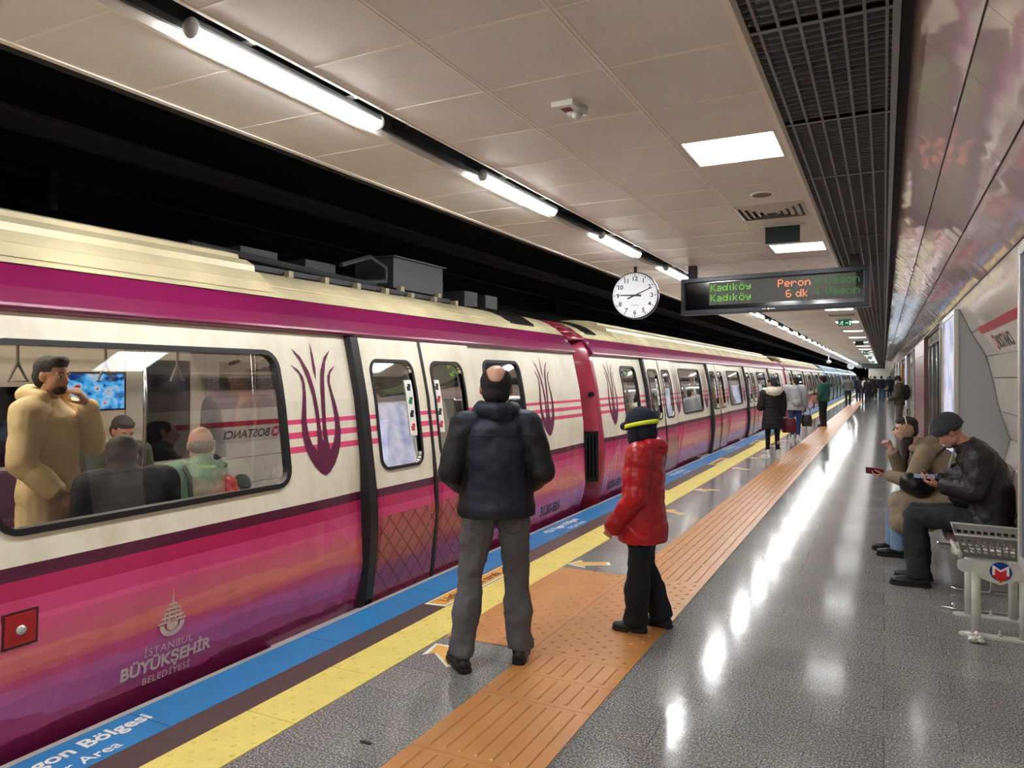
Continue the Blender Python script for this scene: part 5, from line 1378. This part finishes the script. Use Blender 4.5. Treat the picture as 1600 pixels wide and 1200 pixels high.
def phone(label, loc, R, rgb=(16, 16, 20), lit=True):
    t = thing('phone', label, 'phone', loc); t.rotation_euler = R
    b = NB(); box(b, -.036, .036, -.075, .075, -.004, .004); obj('case', b, mat('phone_case_%d' % rgb[0], rgb, .3), t, bevel=.003)
    b = NB(); box(b, -.033, .033, -.071, .071, .004, .005); obj('screen', b, mat('phone_screen', (22, 26, 34), .1, emit=(120, 130, 150), es=.15), t)
QBLK = mat('black_quilted', (17, 18, 21), .5, 0, 8, .12, .2, 40)
def m_more(b): limb(b, [V(0, .13, .72), V(0, .16, .85)], [.13, .12]); spine(b, [(V(0, .10, 1.05), .095, .09, V(1, 0, 0), V(0, .6, 1)), (V(0, .155, 1.13), .085, .088, V(1, 0, 0), V(0, .6, 1))])
def m_extra(t, J, P):
    b = NB(); prism(b, [(-.045, .255, .88), (.045, .255, .88), (.03, .205, 1.07), (-.03, .205, 1.07)], (0, .01, .004)); obj('shirt', b, cloth('grey_shirt', (140, 142, 142)), t)
    b = NB(); ball(b, P(0, .055, -.068), (.046, .042, .034), J['hm'], 14, 10); me = remesh(b, .005, 2); part('stubble', me, mat('stubble_grey', (132, 112, 102), .8, 0, 120, .3), t)
build_person('seated man in a black quilted jacket and dark ribbed beanie looking down at a phone', (.70, 6.62, 0), PI/2, J, (186, 134, 112),
    dict(mat=QBLK, hem=.47, inf=.034, sleeve=1.25, cuff=.015, diamond=(.135, .006), wr=.007, ws=10, more=m_more), dict(mat=cloth('charcoal_jeans', (38, 41, 47), .85, .3, 200), r=1.04, flare=1.22, wr=.014),
    dict(mat=mat('boot_black', (26, 26, 28), .45, 0, 20, .12), top=.13, w=1.08, lace=BLACK), None, dict(f=beanie, mat=cloth('charcoal_knit', (64, 65, 68), .95, .5, 150), rib=22), .0065, True,
    dict(d=V(.35, .9, .05), n=V(.5, -.2, 1), side=-1, curl=.75, thumb=.6), dict(d=V(-.35, .9, .1), n=V(-.5, -.2, 1), side=1, curl=.7, thumb=.9), fat=1.18, eyes=True, extra=m_extra)
phone('dark phone held by the seated man in the beanie', (.285, 6.62, .842), (math.radians(0), math.radians(-22), PI/2))

# --- seated woman with earmuffs
J = seat_joints(pelvis=V(0, .0, .55), waist=V(0, .05, .69), chest=V(0, .19, .86), sh=V(0, .31, .975), neck=V(0, .375, 1.03), head=V(0, .445, 1.145), kl=V(-.12, .50, .50), kr=V(.08, .52, .50), al=V(-.12, .50, .085), ar=V(.10, .54, .085),
    sl=V(-.165, .29, .95), sr=V(.165, .29, .95), el=V(-.19, .40, .70), er=V(.17, .47, .72), wl=V(-.12, .60, .735), wr=V(.03, .56, .96), hm=head_mat(.12, .08), k=.95)
CAMEL = cloth('camel_wool', (150, 134, 112), .9, .4, 90, .08, 10)
def w_more(b):
    limb(b, [V(-.09, .30, 1.0), V(0, .245, 1.03), V(.09, .30, 1.0)], [.055, .065, .055]); limb(b, [V(-.06, .38, .98), V(.06, .38, .98)], [.045, .045])
def w_extra(t, J, P):
    b = NB(); R = J['hm']
    for s in (-1, 1):
        b = NB(); ball(b, P(s*.093, .0, -.004), (.034, .060, .062), R, 18, 14); me = remesh(b, .005, 1); wrinkle(me, .006, 55, 3); part('earmuff', me, cloth('fluffy_beige', (176, 142, 118), 1, .8, 60), t)
    b = NB(); tube(b, [P(.11*math.sin(a), .0, .01+.118*math.cos(a)) for a in np.linspace(-1.45, 1.45, 15)], .0055, 8); obj('headband', b, mat('band_white', (214, 206, 200), .5), t, True)
build_person('seated woman in a camel coat wearing fluffy beige earmuffs, holding out a phone', (.62, 7.62, 0), PI/2, J, (208, 160, 142),
    dict(name='coat', mat=CAMEL, hem=.45, inf=.028, sleeve=1.1, cuff=.02, wr=.008, ws=8, more=w_more, skirt=[(V(-.10, .05, .53), V(-.13, .48, .49), .13, .115), (V(.09, .05, .53), V(.13, .42, .49), .13, .11), (V(-.14, .46, .48), V(-.17, .47, .34), .11, .12), (V(.14, .40, .48), V(.20, .42, .34), .10, .10), (V(-.15, .25, .50), V(-.17, .28, .36), .11, .10)]),
    dict(mat=cloth('light_denim', (118, 146, 178), .85, .3, 200), r=.95, flare=1.3, wr=.006), dict(mat=mat('loafer_black', (16, 15, 16), .3), top=.06), 
    dict(balls=SHORT+[((-.03, -.01, -.09), (.055, .05, .09)), ((-.04, .02, -.19), (.035, .035, .11)), ((-.045, .035, -.30), (.028, .025, .10)), ((.04, .0, -.12), (.04, .045, .12))], mat=mat('hair_brown', (40, 28, 24), .6, 0, 60, .25, .4, 160), cut=lambda p: p.y > .040 and -.10 < p.z < .060), None, .0065, True,
    dict(d=V(.0, 1, -.15), n=V(.25, .1, 1), side=-1, curl=.65, thumb=.7, k=.92), dict(d=V(-.1, .3, .9), n=V(-.7, .6, 0), curl=1.1, k=.92), fem=True, eyes=True, extra=w_extra, headk=.95)
phone('dark red phone in the outstretched hand of the woman with earmuffs', (-.075, 7.49, .765), (math.radians(10), math.radians(58), PI/2), (120, 22, 52))
t = thing('handbag', 'black leather handbag on the lap of the woman with earmuffs', 'bag', (.26, 7.40, .70))
b = NB(); ball(b, (0, 0, -.02), (.145, .07, .115), Matrix.Rotation(.25, 3, 'Y'), 20, 14); ball(b, (.04, 0, .03), (.10, .06, .08)); me = remesh(b, .008, 3); wrinkle(me, .012, 9, 4); part('bag_body', me, mat('black_leather', (14, 14, 16), .35, 0, 20, .2), t)
b = NB(); tube(b, [(.05, 0, .09), (.13, .02, .22), (.24, .06, .33), (.30, .16, .33)], .012); obj('strap', b, mat('strap_brown', (58, 36, 32), .5), t, True)
# --- standing people along the platform
BLK = cloth('black_cloth', (18, 18, 20), .75, .25, 60)
SH_B = dict(mat=mat('shoe_black', (24, 24, 26), .5)); SH_W = dict(mat=mat('sneaker_white', (222, 220, 214), .5), sole=TXTW, top=.13)
J = stand_joints(1.60, .11, 0, .22); J['wl'] = V(-.14, .24, 1.02); J['el'] = V(-.24, .02, 1.02); J['wr'] = V(.22, .05, .86); J['hm'] = head_mat(.5, .45); J['fl'] = V(-.6, 1, 0).normalized()
def fur_collar(b): pass
def wc_extra(t, J, P):
    b = NB(); limb(b, [V(-.12, .08, 1.33), V(-.15, 0, 1.36), V(-.08, -.11, 1.34), V(0, -.14, 1.33), V(.08, -.11, 1.34), V(.15, 0, 1.36), V(.12, .08, 1.33)], [.05, .06, .07, .08, .07, .06, .05]); limb(b, [V(-.1, -.08, 1.38), V(.1, -.08, 1.38)], [.06, .06]); me = remesh(b, .012, 3); wrinkle(me, .012, 25, 1); part('hood_lining', me, cloth('cream_fleece', (226, 216, 198), 1, .8, 50), t)
build_person('woman from behind in a long black padded coat with a cream hood, white trainers', (-2.0, 15.6, 0), math.radians(22), J, (200, 150, 128),
    dict(name='coat', mat=BLK, hem=.58, inf=.035, sleeve=1.2, flare=.03, quilt=(.09, .010), wr=.006), dict(mat=cloth('black_leggings', (15, 15, 17)), r=.78, wr=.003), dict(mat=mat('sneaker_white', (222, 220, 214), .5), sole=TXTW, top=.15, w=1.15), bun(mat('hair_black', (24, 20, 20), .75)), None, .011, extra=wc_extra, headk=.98)
J = stand_joints(1.64, .07, 0, .25); J['wl'] = V(-.2, .2, 1.05); J['hm'] = head_mat(.6, .1)
GREYH = cloth('grey_hoodie', (168, 172, 174), .9, .3, 60)
def gh_more(b): limb(b, [V(-.07, -.05, 1.38), V(0, -.11, 1.35), V(.07, -.05, 1.38)], [.05, .07, .05]); limb(b, [V(0, -.12, 1.30), V(.03, -.16, 1.0)], [.10, .12])
build_person('woman from behind in a loose light grey hooded jacket and jeans', (-2.05, 20.3, 0), math.radians(12), J, (200, 150, 128),
    dict(mat=GREYH, hem=.78, inf=.05, sleeve=1.4, flare=.03, wr=.014, ws=7, more=gh_more), dict(mat=cloth('blue_denim', (42, 72, 116), .85), r=.92, wr=.005), SH_W, bun(mat('hair_black', (24, 20, 20), .75)), None, .011)
def carried(label, loc, rgb, sz, drop=.16):
    t = thing('handbag', label, 'bag', loc); b = NB(); spine(b, [(V(0, 0, -sz[2]), sz[0]*.9, sz[1], V(1, 0, 0), V(0, 0, 1)), (V(0, 0, -sz[2]*.5), sz[0], sz[1]*1.1, V(1, 0, 0), V(0, 0, 1)), (V(0, 0, 0), sz[0]*.8, sz[1]*.6, V(1, 0, 0), V(0, 0, 1))], 12)
    me = remesh(b, .012, 2); part('bag_body', me, mat('bag_%d' % rgb[0], rgb, .45), t)
    b = NB(); tube(b, [(-sz[0]*.6, 0, -.01), (-sz[0]*.5, 0, drop*.7), (0, 0, drop), (sz[0]*.5, 0, drop*.7), (sz[0]*.6, 0, -.01)], .008); obj('handle', b, mat('bag_%d' % rgb[0], rgb, .45), t, True)
carried('dark red handbag hanging at the right side of the woman in the long black coat', (-1.72, 15.9, .80), (110, 20, 38), (.15, .07, .30), .14)
carried('black and white patterned carrier bag held by the woman in the grey hooded jacket', (-1.78, 20.42, .66), (46, 46, 48), (.14, .06, .30), .2)
J = stand_joints(1.66, .06, 0, .22); J['hm'] = head_mat(0, .05)
CURL = dict(balls=[((0, -.02, .045), (.105, .115, .105)), ((0, -.06, -.02), (.10, .08, .10))], mat=mat('hair_curly', (30, 22, 20), .9, 0, 60, .3, 1, 60), cut=lambda p: p.y > .05 and p.z < .06)
build_person('curly haired woman in a green coat and black trousers, seen from the side', (-1.80, 26.5, 0), math.radians(60), J, (176, 128, 108),
    dict(mat=cloth('green_coat', (28, 82, 70), .7), hem=.84, inf=.035, sleeve=1.25, quilt=(.12, .006)), dict(mat=BLK, r=1.0, flare=1.2), SH_B, CURL, None, .013)
carried('tan shoulder bag at the front of the woman in the green coat', (-2.03, 26.35, 1.02), (150, 110, 78), (.10, .05, .24), .3)
def far_person(label, loc, rz, h, topc, legc, hem=None, hatc=None, hairc=(30, 24, 22), vox=.016, grp=None, **kw):
    J = stand_joints(h, .10, 0, .25); k = J['k']
    for a, v in kw.items(): J[a] = v
    hat_ = dict(f=beanie, mat=cloth('hat_%d' % hatc[0], hatc)) if hatc else None
    return build_person(label, loc, math.radians(rz), J, (186, 138, 116), dict(mat=cloth('top_%d_%d' % topc[:2], topc), hem=(hem or .86)*k, inf=.035, sleeve=1.2), dict(mat=cloth('leg_%d_%d' % legc[:2], legc), r=1.02), SH_B,
        None if hatc else dict(balls=SHORT, mat=mat('hair_%d' % hairc[0], hairc, .8), cut=lambda p: p.y > .04 and p.z < .05), hat_, vox, grp=grp)
far_person('man from behind in a grey jacket and brown cap near the blue train', (-1.87, 47.4, 0), 0, 1.74, (104, 108, 104), (40, 40, 42), hatc=(92, 66, 56), el=V(-.30, -.03, 1.16), er=V(.30, -.03, 1.16), wl=V(-.24, .1, .98), wr=V(.24, .1, .98))
far_person('person in dark clothes just behind the man in the grey jacket', (-1.55, 55.5, 0), 10, 1.68, (32, 34, 44), (30, 32, 44), hairc=(32, 26, 26))
far_person('person in navy with a pale backpack in the distant group', (-1.15, 53.5, 0), 5, 1.66, (44, 48, 66), (38, 44, 66))
t = thing('backpack', 'cream backpack on the back of a person in the distant group', 'bag', (-1.15, 53.30, 1.2)); b = NB(); ball(b, (0, 0, 0), (.16, .10, .23)); o = obj('bag_body', b, cloth('cream_bag', (206, 198, 180)), t, True); b = NB(); ball(b, (0, -.07, -.08), (.11, .05, .09)); obj('pocket', b, cloth('cream_bag', (206, 198, 180)), t, True)
far_person('person in a black coat right of the cream backpack', (-.88, 52.0, 0), -10, 1.60, (28, 28, 34), (30, 36, 58))
far_person('broad person in a long black coat in the middle of the distant crowd', (-.62, 62, 0), 0, 1.74, (24, 24, 30), (22, 22, 26), hem=.45)
far_person('person in a black coat with a pale cap in the distant crowd', (-.95, 64.5, 0), 10, 1.78, (26, 26, 32), (22, 22, 26), hem=.6, hatc=(200, 194, 184))
far_person('person in black jacket and blue jeans walking down the middle', (-.16, 57.5, 0), 0, 1.74, (22, 24, 32), (56, 84, 122), al=V(-.12, .10, .085), ar=V(.12, -.12, .1))
far_person('person in dark clothes with a tan bag right of the walker in jeans', (.42, 66, 0), 20, 1.74, (30, 28, 32), (28, 28, 32), hem=.6)
carried('tan bag carried by the dark figure right of the walker in jeans', (.2, 65.7, .95), (168, 128, 84), (.13, .06, .3), .2)
for k_, (x, y) in enumerate(((-1.35, 76), (-.75, 82), (-.2, 88), (.35, 84), (-1.0, 95))): far_person('tiny dark figure in the farthest part of the crowd', (x, y, 0), 30*k_, 1.68+.03*(k_ % 3), (28+k_, 26, 34), (30+k_, 34, 44), vox=.022, grp='farthest crowd')
for k_, (y, c_) in enumerate(((69, (60, 40, 44)), (71.5, (50, 50, 54)))):
    build_person(('distant seated person in dark red near the wall', 'distant seated person in grey near the wall')[k_], (.52, y, 0), PI/2, seat_joints(), (186, 138, 116), dict(mat=cloth('fartop%d' % k_, c_), hem=.5, inf=.03), dict(mat=cloth('farleg', (60, 62, 70)), r=1), SH_B, HB, None, .018)
    b = NB(); box(b, .3, .73, y-.5, y+.5, .38, .44); box(b, .33, .36, y-.45, y-.40, 0, .38); box(b, .33, .36, y+.40, y+.45, 0, .38); box(b, .70, .73, y-.5, y+.5, .44, .85); tag(obj('bench', b, mat('seat_brown', (92, 70, 64), .4)), ('distant bench under the seated person in dark red', 'distant bench under the seated person in grey')[k_], 'bench')
# man with cap and rucksack by the pink pillar
J = stand_joints(1.70, .09, 0, .24); J['hm'] = head_mat(0, .5); J['head'] = V(0, .05, 1.56); J['wl'] = V(-.12, .26, .95); J['wr'] = V(.12, .26, .95); J['el'] = V(-.26, .02, 1.06); J['er'] = V(.26, .02, 1.06)
def cap_(b, P, R, k_): ball(b, P(0, -.01, .04), (.09*k_, .11*k_, .085*k_), R, 18, 12); limb(b, [P(-.04, .11, .03), P(.04, .11, .03)], [.02*k_, .02*k_]); ball(b, P(0, -.05, -.02), (.08*k_, .06*k_, .08*k_), R, 14, 10)
build_person('man in an olive brown jacket and dark cap looking down beside the wall', (.43, 25.7, 0), math.radians(80), J, (190, 150, 130), dict(mat=cloth('olive_jacket', (66, 58, 46), .8), hem=.78, inf=.04, sleeve=1.2, wr=.01), dict(mat=cloth('taupe_trousers', (92, 84, 78)), r=1.05), SH_B, None, dict(f=cap_, mat=BLK), .012)
t = thing('backpack', 'black rucksack on the back of the man in the olive brown jacket', 'bag', (.62, 25.72, 1.16)); b = NB(); ball(b, (0, 0, 0), (.11, .16, .25)); obj('bag_body', b, BLK, t, True); b = NB(); ball(b, (.06, 0, -.06), (.03, .11, .10)); obj('pocket', b, BLK, t, True)

# ------------------------------------------------------------------ passengers inside the near car, and one figure added as a reflection
J = stand_joints(1.74, .12, 0, .26); J['el'] = V(-.23, .13, 1.20); J['wl'] = V(-.075, .185, 1.46); J['er'] = V(.27, .02, 1.14); J['wr'] = V(.20, .18, .96); J['hm'] = head_mat(-.15, .08)
CREAMJ = mat('cream_puffer', (214, 190, 142), .6, 0, 8, .08, .2, 24)
def hd(b): limb(b, [V(-.10, .02, 1.50), V(-.09, -.08, 1.52), V(0, -.12, 1.52), V(.09, -.08, 1.52), V(.10, .02, 1.50)], [.045, .055, .06, .055, .045])
STY = dict(balls=SHORT+[((0, .04, .10), (.060, .045, .03))], mat=mat('hair_black', (24, 20, 20), .75), cut=lambda p: p.y > .045 and p.z < .058)
def beard(t, J, P):
    b = NB(); ball(b, P(0, .052, -.070), (.046, .042, .036), J['hm'], 14, 10); me = remesh(b, .006, 2); part('beard', me, mat('beard_dark', (62, 46, 40), .85, 0, 90, .3), t)
build_person('standing man in a cream padded coat, hand on mouth, in the near train window', (-4.45, 2.68, 0), math.radians(-64), J, (186, 140, 112), dict(mat=CREAMJ, hem=.72, inf=.032, sleeve=1.15, quilt=(.22, .007), wr=.008, more=hd), dict(mat=BLK, r=1.0), SH_B, STY, None, .008, True,
    dict(d=V(.55, -.25, .75), n=V(.25, -1, -.1), curl=.6), None, eyes=True, extra=beard)
def rucksack_straps(t, J, P):
    b = NB()
    for s in (-1, 1): tube(b, [V(s*.12, .11, .95), V(s*.13, .02, 1.09), V(s*.11, -.09, 1.02), V(s*.10, -.12, .80)], .014)
    obj('strap', b, mat('strap_olive', (60, 66, 56), .7), t, True)
build_person('bald man seated with his back to the near train window in a sage green jacket', (-3.76, 3.22, 0), math.radians(62), seat_joints(hm=head_mat(0, .15), head=V(0, .13, 1.19)), (204, 154, 130), dict(mat=cloth('sage_jacket', (138, 164, 134), .8), hem=.5, inf=.03, sleeve=1.2, collar=.02, wr=.009), dict(mat=BLK, r=1), SH_B,
    dict(balls=[((0, -.03, -.005), (.079, .085, .055))], mat=mat('hair_grey', (128, 112, 104), .9), cut=lambda p: p.y > .02 or p.z > .035), None, .009, extra=rucksack_straps)
build_person('passenger with dark hair and glasses seated on the far side of the near car', (-5.55, 3.85, 0), math.radians(-100), seat_joints(hm=head_mat(0, .4)), (176, 128, 104), dict(mat=cloth('dark_olive', (56, 58, 50), .8), hem=.5, inf=.03, sleeve=1.2), dict(mat=BLK, r=1), SH_B, HB, None, .011, eyes=True)
build_person('passenger with long dark hair in black, seated at the near train window', (-3.83, 2.76, 0), math.radians(70), seat_joints(hm=head_mat(-.3, .25), head=V(0, .15, 1.16)), (176, 128, 104), dict(mat=BLK, hem=.5, inf=.03, sleeve=1.2, collar=.02), dict(mat=BLK, r=1), SH_B,
    dict(balls=SHORT+[((0, -.05, -.10), (.08, .06, .12)), ((0, -.06, -.2), (.07, .05, .10))], mat=mat('hair_brown', (40, 28, 24), .6), cut=lambda p: p.y > .045 and p.z < .06), None, .011)
J = stand_joints(1.72, .1, 0, .25); J['wr'] = V(.12, .30, 1.50); J['er'] = V(.25, .16, 1.22)
def scarf(t, J, P):
    b = NB(); limb(b, [V(-.08, .06, 1.46), V(.08, .06, 1.46)], [.05, .05]); limb(b, [V(.0, .12, 1.42), V(.04, .13, 1.15)], [.05, .045]); part('scarf', remesh(b, .01, 2), cloth('mustard_scarf', (196, 144, 34)), t)
build_person('added figure with a mustard scarf imitating a reflection, right end of near train window', (-4.55, 4.22, 0), math.radians(-118), J, (190, 142, 118), dict(mat=cloth('dark_navy', (34, 36, 50)), hem=.8, inf=.03, sleeve=1.2), dict(mat=BLK, r=1), SH_B, STY, None, .010, True, None, dict(d=V(-.2, .1, 1), n=V(0, -1, 0), curl=.6), eyes=True, extra=scarf)  # figure added in place of a bystander's reflection in the window glass
J = stand_joints(1.60, .1, 0, .25)
def hooded(b, P, R, k_): ball(b, P(0, -.02, .035), (.10*k_, .115*k_, .11*k_), R, 18, 12); ball(b, P(0, -.05, -.06), (.10*k_, .09*k_, .09*k_), R, 14, 10); 
def gbeard(t, J, P):
    b = NB(); ball(b, P(0, .056, -.072), (.044, .042, .036), J['hm'], 14, 10); part('beard', remesh(b, .006, 2), mat('beard_grey', (120, 104, 88), .85, 0, 90, .3), t)
build_person('hooded man with a grey beard in black behind the first door window', (-3.95, 4.98, 0), math.radians(-70), J, (150, 108, 84), dict(mat=BLK, hem=.8, inf=.035, sleeve=1.2), dict(mat=BLK, r=1), SH_B, None, dict(f=hooded, mat=BLK), .010, eyes=True, extra=gbeard)
build_person('dark haired passenger in black behind the second door window', (-4.1, 5.95, 0), math.radians(-80), stand_joints(1.70), (150, 108, 84), dict(mat=BLK, hem=.8, inf=.035, sleeve=1.2), dict(mat=BLK, r=1), SH_B, HB, None, .012)
# heads seen in the windows of the second car
build_person('seated passenger with a grey blue rucksack at the wide window of the second car', (-3.98, 14.7, 0), math.radians(85), seat_joints(), (186, 138, 116), dict(mat=cloth('blue_grey', (112, 130, 150)), hem=.5, inf=.035), dict(mat=BLK, r=1), SH_B, HB, None, .013)
build_person('seated passenger in grey at the small end window of the second car', (-4.0, 10.75, 0), math.radians(85), seat_joints(), (186, 138, 116), dict(mat=cloth('pale_grey', (176, 176, 170)), hem=.5, inf=.035), dict(mat=BLK, r=1), SH_B, HB, None, .013)
b = NB(); box(b, -4.25, -3.72, 10.3, 11.2, .38, .45); box(b, -3.9, -3.8, 10.4, 10.5, 0, .38); obj('bench_seat', b, _M['seat_fabric'], c1) if False else b.free()
